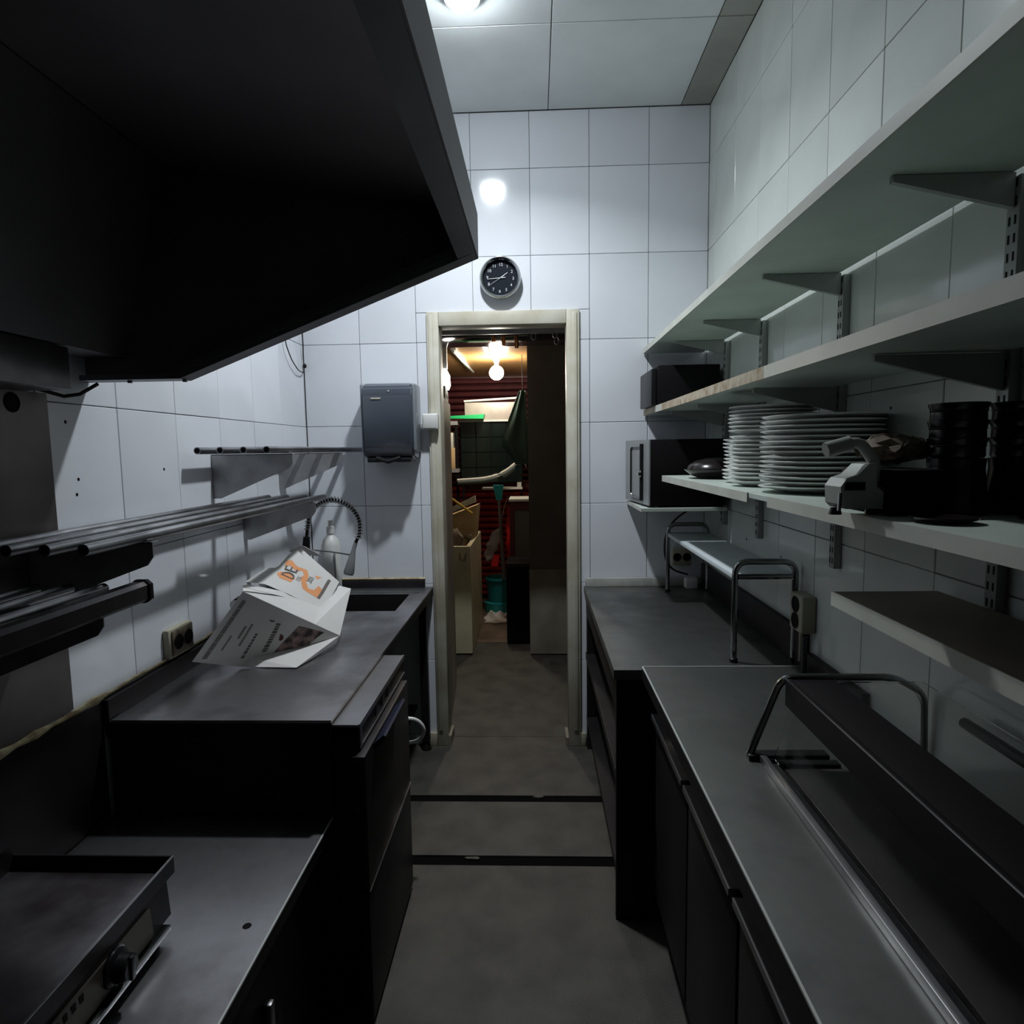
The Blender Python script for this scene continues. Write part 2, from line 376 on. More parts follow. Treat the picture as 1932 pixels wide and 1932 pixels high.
MB().prism([(-.936, -.330), (-.936, -.296), (-.928, -.289), (-.905, -.289), (-.896, -.297), (-.896, -.328), (-.905, -.336), (-.928, -.336)], 'y', .10, 1.398).build('front_rail', mat('dark_rack_rail', (.10, .09, .09), .35, .9, var=.3, vs=9), r3)
MB().prism([(-.940, -.332), (-.938, -.294), (-.928, -.286), (-.903, -.286), (-.892, -.296), (-.892, -.330), (-.905, -.340), (-.930, -.340)], 'y', 1.398, 1.410).build('end_cap', BLACKM, r3)
# ---- left (sink) worktop
ZL = -.733
wt = thing('sink_worktop', 'stainless sink worktop with raised rim, under the newspaper on the left', 'worktop', -.9, 2.5, ZL-.04)
mb = MB(); Y0, Y1 = 1.638, D-.009
SX0, SX1, SY0, SY1 = -1.06, -.655, 2.83, 3.17
xe = lambda y: -.566+(y-1.64)*.004
def plate(mb, pts, z0, z1): mb.prism(pts, 'z', z0, z1)
plate(mb, [(XL+.012, Y0), (xe(Y0), Y0), (xe(SY0), SY0), (XL+.012, SY0)], ZL-.004, ZL)
plate(mb, [(XL+.012, SY1), (xe(SY1), SY1), (xe(Y1), Y1), (XL+.012, Y1)], ZL-.004, ZL)
plate(mb, [(XL+.012, SY0), (SX0, SY0), (SX0, SY1), (XL+.012, SY1)], ZL-.004, ZL)
plate(mb, [(SX1, SY0), (xe(SY0), SY0), (xe(SY1), SY1), (SX1, SY1)], ZL-.004, ZL)
mb.build('top', STEEL, wt, smooth=False)
mb = MB()   # raised marine edge
mb.prism([(xe(Y0)-.05, Y0), (xe(Y0), Y0), (xe(Y1), Y1), (xe(Y1)-.05, Y1)], 'z', ZL+.0002, ZL+.004)
mb.prism([(XL+.03, Y0), (xe(Y0)-.05, Y0), (xe(Y0)-.05, Y0+.045), (XL+.03, Y0+.045)], 'z', ZL+.0002, ZL+.004)
mb.box(XL+.03, xe(Y1)-.05, 3.20, Y1, ZL+.0002, ZL+.004)
mb.build('rim', STEEL, wt, smooth=False)
mb = MB(); mb.prism([(xe(Y0)-.003, Y0), (xe(Y0), Y0), (xe(Y1), Y1), (xe(Y1)-.003, Y1)], 'z', ZL-.045, ZL-.0041)
mb.box(XL+.012, xe(Y0)-.003, Y0, Y0+.003, ZL-.045, ZL-.0041)
mb.build('apron', STEELD, wt, smooth=False)  # dark colour stands in for the shade below the worktop edge
MB().box(XL+.0015, XL+.026, Y0, Y1, ZL-.012, -.672, bev=.003).box(XL+.028, -.60, D-.022, D-.009, ZL+.0045, -.690, bev=.003).build('upstand', STEELD, wt)
mb = MB(); zb = ZL-.17; t = .002
mb.box(SX0, SX1, SY0, SY1, zb-t, zb)
mb.box(SX0-t, SX0, SY0, SY1, zb, ZL-.0005); mb.box(SX1, SX1+t, SY0, SY1, zb, ZL-.0005); mb.box(SX0, SX1, SY0-t, SY0, zb, ZL-.0005); mb.box(SX0, SX1, SY1, SY1+t, zb, ZL-.0005)
bs = mb.build('basin', STEELD, wt, smooth=False)
MB().lathe([(0, .002), (.03, .002), (.035, .0005), (.035, 0)], (-.86, 3.0, zb), n=20).build('drain', CHROME, bs)
# body
mb = MB(); mb.box(XL+.02, xe(Y0)-.006, Y0+.004, Y0+.02, FL, ZL-.0042).build('near_side_panel', STEELD, wt, smooth=False)
for y in (2.42, 3.26):
    MB().box(-.63, -.59, y, y+.04, FL+.05, ZL-.0042).lathe([(0, 0), (.028, 0), (.022, .02), (.014, .05)], (-.61, y+.02, FL), n=14).build('leg', STEELD, wt)
B(XL+.02, -.66, 2.40, 3.31, FL+.22, FL+.24).build('lower_shelf', STEELD, wt, smooth=False)
# ---- dishwasher
dw = thing('dishwasher', 'front-loading dishwasher with open steel control ledge and dark door, under the sink worktop', 'dishwasher', -.7644, 1.911, FL)
B(-1.0988, -.5064, 1.6673, 2.2311, FL+.0573, ZL-.0573, bev=.0038).build('body', STEELD, dw)
mb = MB(); mb.box(-.5733, -.493, 1.6454, 2.2359, -.752, -.7453).box(-.493, -.4892, 1.6454, 2.2359, -.7596, -.7434)
mb.build('ledge', STEEL, dw, smooth=False)
mb = MB(); mb.hexa([(-.4969, 1.6454, -.8084), (-.493, 1.6454, -.8084), (-.493, 2.2359, -.8084), (-.4969, 2.2359, -.8084)], [(-.4969, 1.6454, -.7525), (-.4902, 1.6454, -.7525), (-.4902, 2.2359, -.7525), (-.4969, 2.2359, -.7525)])
cp = mb.build('control_panel', STEELD, dw, smooth=False)
for y in (1.8155, 1.8919, 1.9683): B(-.4921, -.4897, y, y+.0334, -.795, -.7644, bev=.001).build('switch', BLACK, cp)
B(-.4926, -.4897, 1.6454, 2.2359, -.8141, -.8084).build('lower_trim', STEEL, cp, smooth=False)
B(-.4926, -.4897, 1.6492, 1.6673, -.8084, -.7596).build('near_cap', STEEL, cp, smooth=False)
dr = B(-.5064, -.4701, 1.6148, 2.1881, -1.2058, -.8217, bev=.0038).build('door', STEELD, dw)
MB().prism([(-.4696, -.8294), (-.4414, -.8045), (-.4348, -.8084), (-.4491, -.8342), (-.4696, -.8466)], 'y', 1.7103, 1.9779).build('blue_handle', BLUEP, dr)
B(-.5064, -.472, 1.6148, 2.1881, FL+.0191, -1.2154, bev=.0038).build('kick_panel', STEELD, dw)
B(-.472, -.4687, 1.6148, 2.1881, -1.2135, -1.2082).build('door_edge_highlight', STEEL, dr, smooth=False)  # added bright strip paints the highlight on the door's bottom edge
for x, y in ((-1.0511, 1.7199), (-1.0511, 2.1785), (-.5733, 1.7199), (-.5733, 2.1785)): MB().lathe([(0, 0), (.0191, 0), (.0191, .0573), (0, .0573)], (x, y, FL), n=10).build('foot', BLACK, dw)
hp = fillet([(-.5064, 2.2645, -.9985), (-.4539, 2.2741, -1.0081), (-.4271, 2.2789, -1.0511), (-.4491, 2.2789, -1.094), (-.5064, 2.2645, -1.0988)], .0239)
tag(MB().tube(hp, .0072, n=10).build('drain_hose', WHITEP), 'short white plastic hose loop sticking out beside the dishwasher', 'hose')
# ---- griddle counter
ZG = -1.006
gc = thing('griddle_counter', 'low stainless counter carrying the griddle, bottom left, with a small round spot', 'counter', -.9, .5, FL)
B(XL+.012, -.572, YB+.3, 1.637, ZG-.004, ZG, bev=.001, seg=1).build('top', STEEL, gc, smooth=False)
B(-.576, -.572, YB+.3, 1.637, ZG-.04, ZG-.0045).build('front_lip', STEELD, gc, smooth=False)  # the lip's shade is put into its dark colour
B(-.5745, -.5705, YB+.3, 1.637, ZG-.0035, ZG+.0008).build('edge_highlight', EDGE, gc, smooth=False)  # thin pale strip painting the highlight along the counter edge
B(-1.19, -.615, YB+.32, 1.625, FL+.10, ZG-.0045).build('cabinet_body', STEELD, gc, smooth=False)
B(-1.15, -.70, YB+.34, 1.60, FL, FL+.10).build('plinth', BLACKM, gc, smooth=False)
for y in (-.5, .12, .74): 
    d_ = B(-.615, -.600, y, y+.58, FL+.13, ZG-.06, bev=.003).build('door', STEELD, gc)
    B(-.600, -.580, y+.48, y+.50, -1.32, -1.18, bev=.004).build('handle', STEEL, d_)
B(XL+.0015, XL+.010, YB+.3, 1.636, ZG, -.672).build('backsplash', STEELD, gc, smooth=False)
MB().lathe([(0, .0006), (.009, .0006), (.0095, 0)], (-.628, 1.232, ZG+.0001), n=12).build('round_spot', BLACKM, gc)
# ---- griddle
g = thing('griddle', 'electric griddle with raised rim, black knob and chrome tray, on the low left counter', 'griddle', -.9555, .9555, ZG)
gx0, gx1, gy0, gy1 = -1.137, -.7854, .5924, 1.2441
B(gx0, gx1-.0057, gy0+.0096, gy1-.0076, -.8934, -.8838).build('cooking_plate', mat('seasoned_griddle_steel', (.32, .31, .33), .38, 1, base2=(.10, .085, .09), vs=5), g, smooth=False)
mb = MB(); mb.box(gx0-.0029, gx1-.0038, gy1-.0038, gy1, -.8924, -.8552).box(gx0-.0029, gx0, gy0, gy1-.0038, -.8924, -.8313).box(gx0-.0029, gx1-.0038, gy0, gy0+.0038, -.8924, -.8552)
mb.box(gx1-.0038, gx1, gy0, gy1, -.8924, -.858); mb.build('raised_rim', STEELD, g, smooth=False)
B(gx1-.004, gx1+.0004, gy0, gy1, -.858, -.8557).build('rim_edge', STEEL, g, smooth=False)
MB().prism([(gx0, -.8934), (gx1-.001, -.8934), (gx1+.0038, -.967), (gx0, -.967)], 'y', gy0+.0019, gy1-.0287).build('body', STEELD, g, smooth=False)
MB().prism([(gx1+.0043, -.9029), (gx1+.0086, -.9612), (gx1+.0048, -.9612), (gx1+.0005, -.9029)], 'y', gy0+.0096, gy1-.0956).build('control_panel', mat('greasy_brown_panel', (.0956, .0812, .0669), .3344, .4778, var=.2867, vs=20), g, smooth=False)
kn = MB().lathe([(0, 0), (.0325, 0), (.0325, .0057), (.0248, .0096), (.0229, .0287), (.0191, .0325), (0, .0325)], (gx1+.0057, 1.0367, -.9316), axis='x', n=28).build('knob', BLACK, g)
B(gx1+.0344, gx1+.042, 1.031, 1.0425, -.9536, -.9077, bev=.0019).build('knob_grip', BLACK, kn)
MB().lathe([(0, 0), (.0344, 0), (.0363, .0019), (.0344, .0029), (0, .0029)], (gx1+.0038, 1.0367, -.9316), axis='x', n=28).build('knob_ring', CHROME, g)
B(gx1+0, gx1+.021, gy0+.0191, gy1-.0573, -.9784, -.967, bev=.0019).build('tray_lip', CHROME, g)
for x in (gx0+.0287, gx1-.0115):
    for y in (gy0+.0382, gy1-.0717): MB().lathe([(0, 0), (.0115, 0), (.0134, .0096), (.0096, .0363), (0, .0363)], (x, y, ZG), n=12).build('foot', BLACK, g)
mb = MB()
for i in range(8): mb.box(gx1+.0046, gx1+.0059, .8217+i*.0182, .8275+i*.0182+random.uniform(0, .0057), -.923, -.9096)
o = mb.build('worn_marking', BLACKM, g, smooth=False); o['kind'] = 'stuff'
# ---- left wall socket
so = thing('double_socket', 'grimy double wall socket with dark worn plate, low on the left tiles beside the newspaper', 'socket', XL, 2.03, -.70)
B(XL+.0005, XL+.022, 1.945, 2.085, -.664, -.566, bev=.005).build('back_box', CREAMG, so)
fp = B(XL+.022, XL+.028, 1.958, 2.080, -.656, -.572, bev=.004).build('face_plate', mat('grimy_brown_plate', (.16, .13, .09), .5, base2=(.04, .03, .02), vs=30), so)
for y in (1.990, 2.049):
    MB().lathe([(.026, .029), (.024, .031), (.021, .030), (.020, .029), (0, .0285)], (XL, y, -.614), axis='x', n=24).build('socket_well', BLACKM, fp)
# ---- cable loop
pts = [(XL+.012, 3.05, .62), (XL+.02, 3.06, .52), (XL+.02, 3.12, .46), (XL+.02, 3.2, .42), (XL+.015, 3.28, .415), (XL+.012, 3.315, .44), (XL+.012, 3.30, .50), (XL+.02, 3.29, .56), (XL+.02, 3.27, .66)]
cb = MB().tube(fillet(pts, .02, 3), .0028, n=6).build('loose_cable', CABLE)
tag(cb, 'thin black cable loop hanging on the left tiles below the hood', 'cable')
MB().lathe([(0, -.012), (.008, -.009), (.010, 0), (.008, .009), (0, .012)], (XL+.014, 3.313, .455), n=12).build('plug_end', BLACK, cb)
# ---- towel dispenser
td = thing('towel_dispenser', 'smoked grey paper towel dispenser on the far tiles left of the door', 'dispenser', -.74, D, -.04)
tx0, tx1 = -.880, -.598
pz = [(D-.008, .338), (D-.13, .345), (D-.175, .325), (D-.190, .28), (D-.175, .02), (D-.15, -.03), (D-.06, -.045), (D-.008, -.03)]
mb = MB(); mb.prism(pz, 'x', tx0+.012, tx1-.012)
bmesh.ops.bevel(mb.b, geom=[e for e in mb.b.edges], offset=.012, segments=3, affect='EDGES')
mb.build('cover', SMOKE, td)
mb = MB(); mb.box(tx0, tx0+.022, D-.15, D-.006, .0, .343, bev=.010, seg=3).box(tx1-.022, tx1, D-.15, D-.006, .0, .343, bev=.010, seg=3).box(tx0+.02, tx1-.02, D-.14, D-.006, .325, .346, bev=.009, seg=3)
mb.build('side_frame', SMOKEL, td)
MB().box(tx0+.03, tx1-.03, D-.16, D-.03, -.052, -.03, bev=.004).tube([(-.80, D-.165, -.030), (-.74, D-.178, -.048), (-.68, D-.165, -.030)], .012, n=8).build('outlet_mouth', BLACK, td)
B(-.815, -.765, D-.1925, D-.1895, .262, .270, bev=.001).build('badge', CREAMP, td)
MB().prism([(-.722, .306), (-.733, .302), (-.722, .299)], 'y', D-.1875, D-.184).build('pointer_mark', WHITEP, td)
# ---- switch on door frame
sw = thing('light_switch', 'white square light switch on the left door jamb beside the towel dispenser', 'switch', -.54, D, .10)
B(-.584, -.500, D-.060, D-.027, .113, .195, bev=.006, seg=3).build('switch_box', WHITEP, sw)
B(-.576, -.509, D-.067, D-.060, .119, .189, bev=.003, seg=2).build('rocker', WHITEP, sw)
# ---- clock
ck = thing('wall_clock', 'round chrome wall clock with black face and white numerals above the door', 'clock', -.166, D, .77)
cx, cz, cr = -.166, .873, .1
MB().lathe([(.0, -.002), (cr*.92, -.002), (cr*1.0, -.012), (cr*1.06, -.03), (cr*1.05, -.045), (cr*.98, -.056), (cr*.90, -.052), (cr*.86, -.040), (cr*.855, -.034)], (cx, D, cz), axis='y', n=64).build('chrome_rim', CHROME, ck)
MB().lathe([(0, -.032), (cr*.865, -.032), (cr*.865, -.028), (0, -.028)], (cx, D, cz), axis='y', n=48).build('dial', CLOCKF, ck, smooth=False)
for k in range(1, 13):
    a = math.radians(30*k+3); text(str(k), .021, CLOCKN, ck, (cx+math.sin(a)*cr*.66, D-.0332, cz+math.cos(a)*cr*.66))
def hand(name, ang, l, wd, tail, y):
    a = math.radians(ang); d = Vector((math.sin(a), 0, math.cos(a))); n = Vector((d.z, 0, -d.x)); c = Vector((cx, D-y, cz))
    mb = MB(); q = [c-d*tail-n*wd, c+d*l-n*wd*.5, c+d*l+n*wd*.5, c-d*tail+n*wd]
    mb.hexa(q, [p+Vector((0, -.001, 0)) for p in q]); mb.build(name, CLOCKN, ck, smooth=False)
hand('hour_hand', 55, .045, .0026, .008, .0345); hand('minute_hand', 266, .066, .0018, .026, .0362); hand('second_hand', 237, .068, .0007, .012, .038)

# ---- tap
tp = thing('spray_tap', 'pre-rinse tap with arched spring hose and grey spray head, behind the newspaper at the sink', 'tap', -1.17, 3.12, ZL)
MB().tube([(-1.165, 3.12, ZL), (-1.168, 3.12, -.56)], .016, n=14).lathe([(0, 0), (.03, 0), (.028, .015), (.018, .02)], (-1.165, 3.12, ZL), n=18).build('riser', CHROME, tp)
MB().tube([(-1.17, 3.11, -.565), (-1.163, 3.11, -.48), (-1.157, 3.11, -.42)], .020, n=14, rr=[.024, .021, .016]).build('grip_sleeve', BLACK, tp)
arc = [(-1.157, 3.11, -.42), (-1.150, 3.11, -.37)]
for i in range(25):
    t = i/24; a = math.pi*(1-t)
    arc.append((-1.012+.130*math.cos(a), 3.10, -.350+.118*math.sin(a)-(.0 if t < .5 else .03*(t-.5))))
arc += [(-.885, 3.10, -.41), (-.905, 3.10, -.45)]
MB().tube(arc, .0085, n=8).build('hose', BLACK, tp)
# spring coil around hose
P = [Vector(p) for p in arc]; L = [0]
for a, b in zip(P, P[1:]): L.append(L[-1]+(b-a).length)
coil = []; N = 34*8; tot = L[-1]
j = 0
for i in range(N):
    s_ = tot*.06+(tot*.90)*i/(N-1)
    while j < len(L)-2 and L[j+1] < s_: j += 1
    while j > 0 and L[j] > s_: j -= 1
    p = P[j].lerp(P[j+1], (s_-L[j])/(L[j+1]-L[j])); t = (P[j+1]-P[j]).normalized(); u = Vector((0, 1, 0)); v = t.cross(u)
    a = i*2*math.pi/8; coil.append(p+u*.015*math.cos(a)+v*.015*math.sin(a))
MB().tube(coil, .0036, n=5).build('spring', mat('bright_spring', (.5, .5, .5), .3, 1), tp)
MB().tube([(-.905, 3.10, -.45), (-.918, 3.10, -.49), (-.925, 3.10, -.52), (-.945, 3.10, -.60), (-.948, 3.10, -.612)], .02, n=16, rr=[.010, .011, .016, .027, .024]).build('spray_head', GREYP, tp)
MB().tube([(-1.155, 3.105, -.485), (-1.04, 3.10, -.495), (-.925, 3.10, -.515)], .004, n=8).build('holder_rod', CHROME, tp)
# ---- bottle
bo = thing('soap_bottle', 'tall translucent white bottle standing behind the spray tap by the far tiles', 'bottle', -1.08, 3.27, ZL)
MB().lathe([(0, 0), (.045, 0), (.048, .01), (.048, .24), (.040, .27), (.018, .295), (.018, .31)], (-1.085, 3.262, ZL+.005), n=24).build('body', WHITEP, bo)
MB().lathe([(.021, 0), (.021, .035), (.012, .04), (.012, .07), (0, .07)], (-1.085, 3.262, ZL+.31), n=16).build('cap', WHITEP, bo)
B(-1.058, -1.048, 3.212, 3.2145, -.66, -.52, bev=.001).build('label_strip', GREYP, bo)
# ---- slicer under the newspaper
sl = thing('meat_slicer', 'steel meat slicer mostly hidden under the newspaper, chrome knob showing at its left', 'slicer', -.9555, 2.5034, ZL)
B(-1.0797, -.8886, 2.3314, 2.6563, ZL+.0191, ZL+.1051, bev=.0191, seg=3).build('body', SLICER, sl)
MB().lathe([(0, -.0115), (.1099, -.0038), (.1147, 0), (.1099, .0038), (0, .0115)], (-1.0272, 2.5416, -.559), axis='x', n=40).build('blade', CHROME, sl)
B(-1.116, -1.0511, 2.4365, 2.6754, -.6306, -.4778, bev=.0191, seg=3).build('motor_housing', SLICER, sl)
MB().tube([(-1.1132, 2.3887, -.5733), (-1.1132, 2.2932, -.559), (-1.1132, 2.255, -.5542)], .0287, n=18, rr=[.0268, .0287, .021]).build('knob', BLACK, sl)
MB().tube([(-1.1132, 2.2559, -.5542), (-1.1132, 2.2311, -.5513)], .0162, n=18).build('knob_hub', CHROME, sl)
for x in (-1.0606, -.9077):
    for y in (2.3601, 2.6276): MB().lathe([(0, 0), (.0143, 0), (.0143, .021), (0, .021)], (x, y, ZL), n=10).build('foot', BLACK, sl)
# ---- newspaper
npn = thing('newspaper', 'open newspaper with an orange advert draped over the slicer on the sink worktop', 'newspaper', -.95, 2.3, ZL)
BL = Vector((-1.1179, 1.9406, -.6669)); RL = Vector((-.975, 2.02, -.454)); RR = Vector((-.747, 2.30, -.690))
C1 = Vector((-.9985, 2.1021, -.7099)); C2 = Vector((-.8599, 2.1976, -.7032)); F1 = Vector((-1.0186, 2.0696, -.729)); F2 = Vector((-.8227, 2.0581, -.729)); F3 = Vector((-.7673, 2.3094, -.729))
def lerp(a, b, t): return a.lerp(b, t)
mb = MB(); NU, NV = 10, 8
def darkP(u, v):      # u along the ridge, v from ridge down to the crease
    top = lerp(RL, RR, u)
    c = [BL, C1, C2, RR+Vector((0, -.003, -.004))]; k = min(int(u*3), 2); bot = lerp(c[k], c[k+1], u*3-k)
    p = lerp(top, bot, v); s_ = math.sin(math.pi*v)*math.sin(math.pi*min(1, u*1.2))
    return p+Vector((0, .012*s_, 0))
pts = [darkP(i/NU, j/NV) for j in range(NV+1) for i in range(NU+1)]
fs = [(j*(NU+1)+i, j*(NU+1)+i+1, (j+1)*(NU+1)+i+1, (j+1)*(NU+1)+i) for j in range(NV) for i in range(NU)]
mb.sheet(pts, fs, .0008); mb.build('front_page', NEWS, npn)
mb = MB(); mb.sheet([BL, C1, C2, RR, F3, F2, F1], [(0, 1, 6), (1, 2, 5, 6), (2, 3, 4, 5)], .0008); mb.build('bottom_flap', NEWS, npn, smooth=False)
# underlying upper sheet
UR = Vector((-.7959, 2.6276, -.5819)); UM = Vector((-.8466, 2.6276, -.5685)); RL2 = Vector((-1.0453, 2.169, -.4606))
mb = MB(); mb.sheet([RL, RL2, Vector((-.9459, 2.3123, -.5207)), Vector((-.8647, 2.4461, -.602)), UM, UR, RR, lerp(RL, RR, .4778), lerp(RL, RR, .7166)], [(0, 1, 2, 7), (7, 2, 3, 8), (8, 3, 4, 5), (8, 5, 6)], .0008)
mb.build('back_page', NEWS, npn, smooth=False)
a0 = [(-1.0405, 2.1785, -.4586), (-1.03, 2.341, -.4376), (-1.0119, 2.3887, -.4491), (-1.0033, 2.4843, -.4128), (-.9889, 2.5799, -.3994), (-.837, 2.599, -.5494), (-.8389, 2.5034, -.5895), (-.8418, 2.3887, -.6268), (-.9278, 2.2932, -.5332), (-.9956, 2.2359, -.4797)]
cn = Vector((-.9316, 2.4079, -.511))
mb = MB(); mb.sheet([Vector(p)+Vector((0, 0, .0038)) for p in a0]+[cn+Vector((0, 0, .004))], [(i, (i+1) % 10, 10) for i in range(10)], .0008); ad = mb.build('advert_page', NEWS, npn)
mb = MB(); mb.sheet([(-1.03, 2.56, -.405), (-.985, 2.60, -.388), (-.93, 2.66, -.44), (-.96, 2.70, -.45), (-1.02, 2.66, -.43), (-.99, 2.62, -.392)], [(0, 1, 5), (1, 2, 5), (2, 3, 5), (3, 4, 5), (4, 0, 5)], .002)
mb.build('plastic_wrap', BAGM, npn)
# printing on the dark page: strokes laid on its surface
def strokes(name, m, segs):
    mb = MB()
    for (u0, v0, u1, v1, u2, v2, u3, v3) in segs:
        q = [darkP(u, v)+Vector((0, -.0022, .0012)) for u, v in ((u0, v0), (u1, v1), (u2, v2), (u3, v3))]
        mb.hexa(q, [p+Vector((0, -.0004, .0002)) for p in q])
    return mb.build(name, m, npn, smooth=False)
sg = []
for u, v0, v1, th in ((.045, .10, .98, .028), (.17, .45, .66, .016), (.205, .40, .78, .016), (.12, .62, .85, .012)):
    n = 7
    for i in range(n):
        a, b = v0+(v1-v0)*i/n, v0+(v1-v0)*(i+.95)/n
        sg.append((u, a, u+th, a, u+th, b, u, b))
o = strokes('faint_print', INKL, sg); o['kind'] = 'stuff'
sg = []
for u, v0, v1, th in ((.32, .26, .84, .042), (.385, .30, .90, .036), (.27, .55, .96, .018)):
    v = v0
    while v < v1:
        l = random.uniform(.03, .08); sg.append((u, v, u+th, v, u+th, v+l*.85, u, v+l*.85)); v += l+.006
o = strokes('headline_print', INK, sg); o['kind'] = 'stuff'
mb = MB()
q = []
for j in range(7):
    for i in range(5):
        p = darkP(.58+.26*i/4-.10*j/6, .26+.72*j/6)+Vector((0, -.0022, .0012)); q.append(p)
mb.sheet(q, [(j*5+i, j*5+i+1, (j+1)*5+i+1, (j+1)*5+i) for j in range(6) for i in range(4)], .0004); mb.build('printed_photo', PHOTO, npn, smooth=False)
p = darkP(.47, .62); MB().lathe([(0, 0), (.012, 0), (.012, .0006), (0, .0006)], (p.x, p.y-.004, p.z+.002), axis='y', n=16).build('printed_seal', mat('maroon_print', (.14, .05, .05), .9), npn)
# advert print, laid on the advert page's own surface
AD = [Vector(p)*.9555 if False else Vector(p) for p in a0]
def onpage(p):
    best = None
    for i in range(len(AD)):
        a, b, c = AD[i], AD[(i+1) % len(AD)], cn
        n = (b-a).cross(c-a)
        if abs(n.z) < 1e-9: continue
        def s2(p1, p2, p3): return (p1.x-p3.x)*(p2.y-p3.y)-(p2.x-p3.x)*(p1.y-p3.y)
        d = [s2(p, a, b), s2(p, b, c), s2(p, c, a)]
        k = max(0, -min(d)) if max(d) > 0 and min(d) < 0 else 0
        z = a.z-(n.x*(p.x-a.x)+n.y*(p.y-a.y))/n.z
        if best is None or k < best[0]: best = (k, z)
    return Vector((p.x, p.y, best[1]))
Q = [Vector(p) for p in ((-.995, 2.335, 0), (-.872, 2.425, 0), (-.868, 2.555, 0), (-1.005, 2.465, 0))]
def AP(u, v, d=.0055):
    return onpage(Q[0].lerp(Q[1], u).lerp(Q[3].lerp(Q[2], u), v))+Vector((0, -d*.3, d))
def inside(u, v, poly):
    r = False; n = len(poly)
    for i in range(n):
        x1, y1 = poly[i]; x2, y2 = poly[(i+1) % n]
        if (y1 > v) != (y2 > v) and u < (x2-x1)*(v-y1)/(y2-y1)+x1: r = not r
    return r
def adpoly(name, m, poly):
    mb = MB(); N = 44; vd = {}
    def V(i, j):
        if (i, j) not in vd: vd[(i, j)] = mb.b.verts.new(AP(i/N, j/N))
        return vd[(i, j)]
    for i in range(-1, N+6):
        for j in range(-1, N+3):
            if inside((i+.5)/N, (j+.5)/N, poly): mb.b.faces.new((V(i, j), V(i+1, j), V(i+1, j+1), V(i, j+1)))
    return mb.build(name, m, npn, smooth=False)
adpoly('orange_print', ORANGE, [(.0, .12), (.10, -.02), (.36, .0), (.38, .30), (.22, .42), (.10, .44), (.02, .34)])
adpoly('orange_print', ORANGE, [(.04, .62), (.16, .74), (.34, .60), (.44, .78), (.52, .60), (.48, .42), (.58, .16), (.64, .0), (1.0, .0), (1.0, .46), (.90, .50), (.86, .24), (.74, .16), (.64, .34), (.62, .66), (.52, .92), (.30, .84), (.14, .98), (.04, .86)])
adpoly('orange_print', ORANGE, [(.72, .86), (.80, .72), (.86, .94)])
adpoly('dark_banner', GREYINK, [(1.005, .0), (1.07, .0), (1.07, 1.02), (1.005, 1.02)])
def adtext(s, size, u, v, m):
    cu = bpy.data.curves.new('t', 'FONT'); cu.body = s; cu.size = 1; cu.align_x = 'CENTER'; cu.align_y = 'CENTER'
    ob = bpy.data.objects.new('t', cu); me = bpy.data.meshes.new_from_object(ob); bpy.data.objects.remove(ob); bpy.data.curves.remove(cu)
    for q in me.vertices:
        x, y = q.co.x*size, q.co.y*size
        q.co = AP(u-y, v+x*1.05, .0075)+Vector((0, 0, H))-mv(npn)
    me.materials.clear(); me.materials.append(m)
    o = bpy.data.objects.new('advert_lettering', me); COL.objects.link(o); o.parent = npn
adtext('DE', .42, .24, .42, INK); adtext('DEL', .13, .47, .35, INKL); adtext('2025', .15, .70, .55, INK)
sg = MB()
for (a, b, wd) in ((RL*.98+RR*.02+Vector((0, .004, .014)), Vector((-.925, 2.27, -.538)), .0035), (Vector((-.93, 2.27, -.553)), Vector((-.83, 2.36, -.640)), .0035)):
    d = (b-a).normalized(); n = d.cross(Vector((0, -.5, 1))).normalized()*wd
    q = [a-n, b-n, b+n, a+n]; sg.hexa([p+Vector((0, -.002, .002)) for p in q], [p+Vector((0, -.003, .003)) for p in q])
sg.build('page_line', INK, npn, smooth=False)

# ================================================================= RIGHT SIDE
ZR = -.73
ft = thing('prep_table', 'stainless prep table against the far right corner, open shelf below', 'table', .57, 2.7, FL)
B(.253, XR-.001, 2.035, D-.008, ZR-.035, ZR, bev=.0015, seg=1).build('top', STEELR, ft, smooth=False)
B(.262, XR-.002, D-.028, D-.008, ZR+.0002, ZR+.045, bev=.002).build('upstand', mat('pale_stone_upstand', (.42, .43, .40), .6, var=.3, vs=12), ft)
B(XR-.022, XR-.001, 2.035, D-.03, ZR+.0002, -.607, bev=.002).build('wall_upstand', STEELD, ft)
B(.265, .290, 2.05, D-.01, ZR-.15, ZR-.036).build('front_rail', STEELD, ft, smooth=False)
B(.262, XR-.01, 2.06, D-.01, -1.13, -1.09, bev=.002).build('middle_shelf', STEELD, ft, smooth=False)
B(.265, XR-.01, 2.06, D-.01, -1.47, -1.44, bev=.002).build('bottom_shelf', STEELD, ft, smooth=False)
B(.262, .40, 2.036, 2.056, FL, ZR-.036).build('end_panel', STEELD, ft, smooth=False)
for x, y in ((.266, 3.28), (.84, 3.28), (.84, 2.06)): B(x, x+.04, y, y+.04, FL, ZR-.036).build('leg', STEELD, ft, smooth=False)
ZN = -.712
nc = thing('refrigerated_counter', 'long stainless counter with dark drawer fronts along the near right side', 'counter', .6, .9, FL)
B(.343, XR-.001, YB+.3, 2.015, ZN-.004, ZN, bev=.001, seg=1).build('top', STEELR, nc, smooth=False)
MB().box(.343, .347, YB+.3, 2.015, ZN-.045, ZN-.0045).box(.347, XR-.001, 2.011, 2.015, ZN-.017, ZN-.0045).build('top_lip', STEELD, nc, smooth=False)  # shade on the lip painted with the dark steel
B(XR-.022, XR-.001, 1.66, 2.010, ZN+.0002, -.665, bev=.002).build('wall_upstand', STEELD, nc)
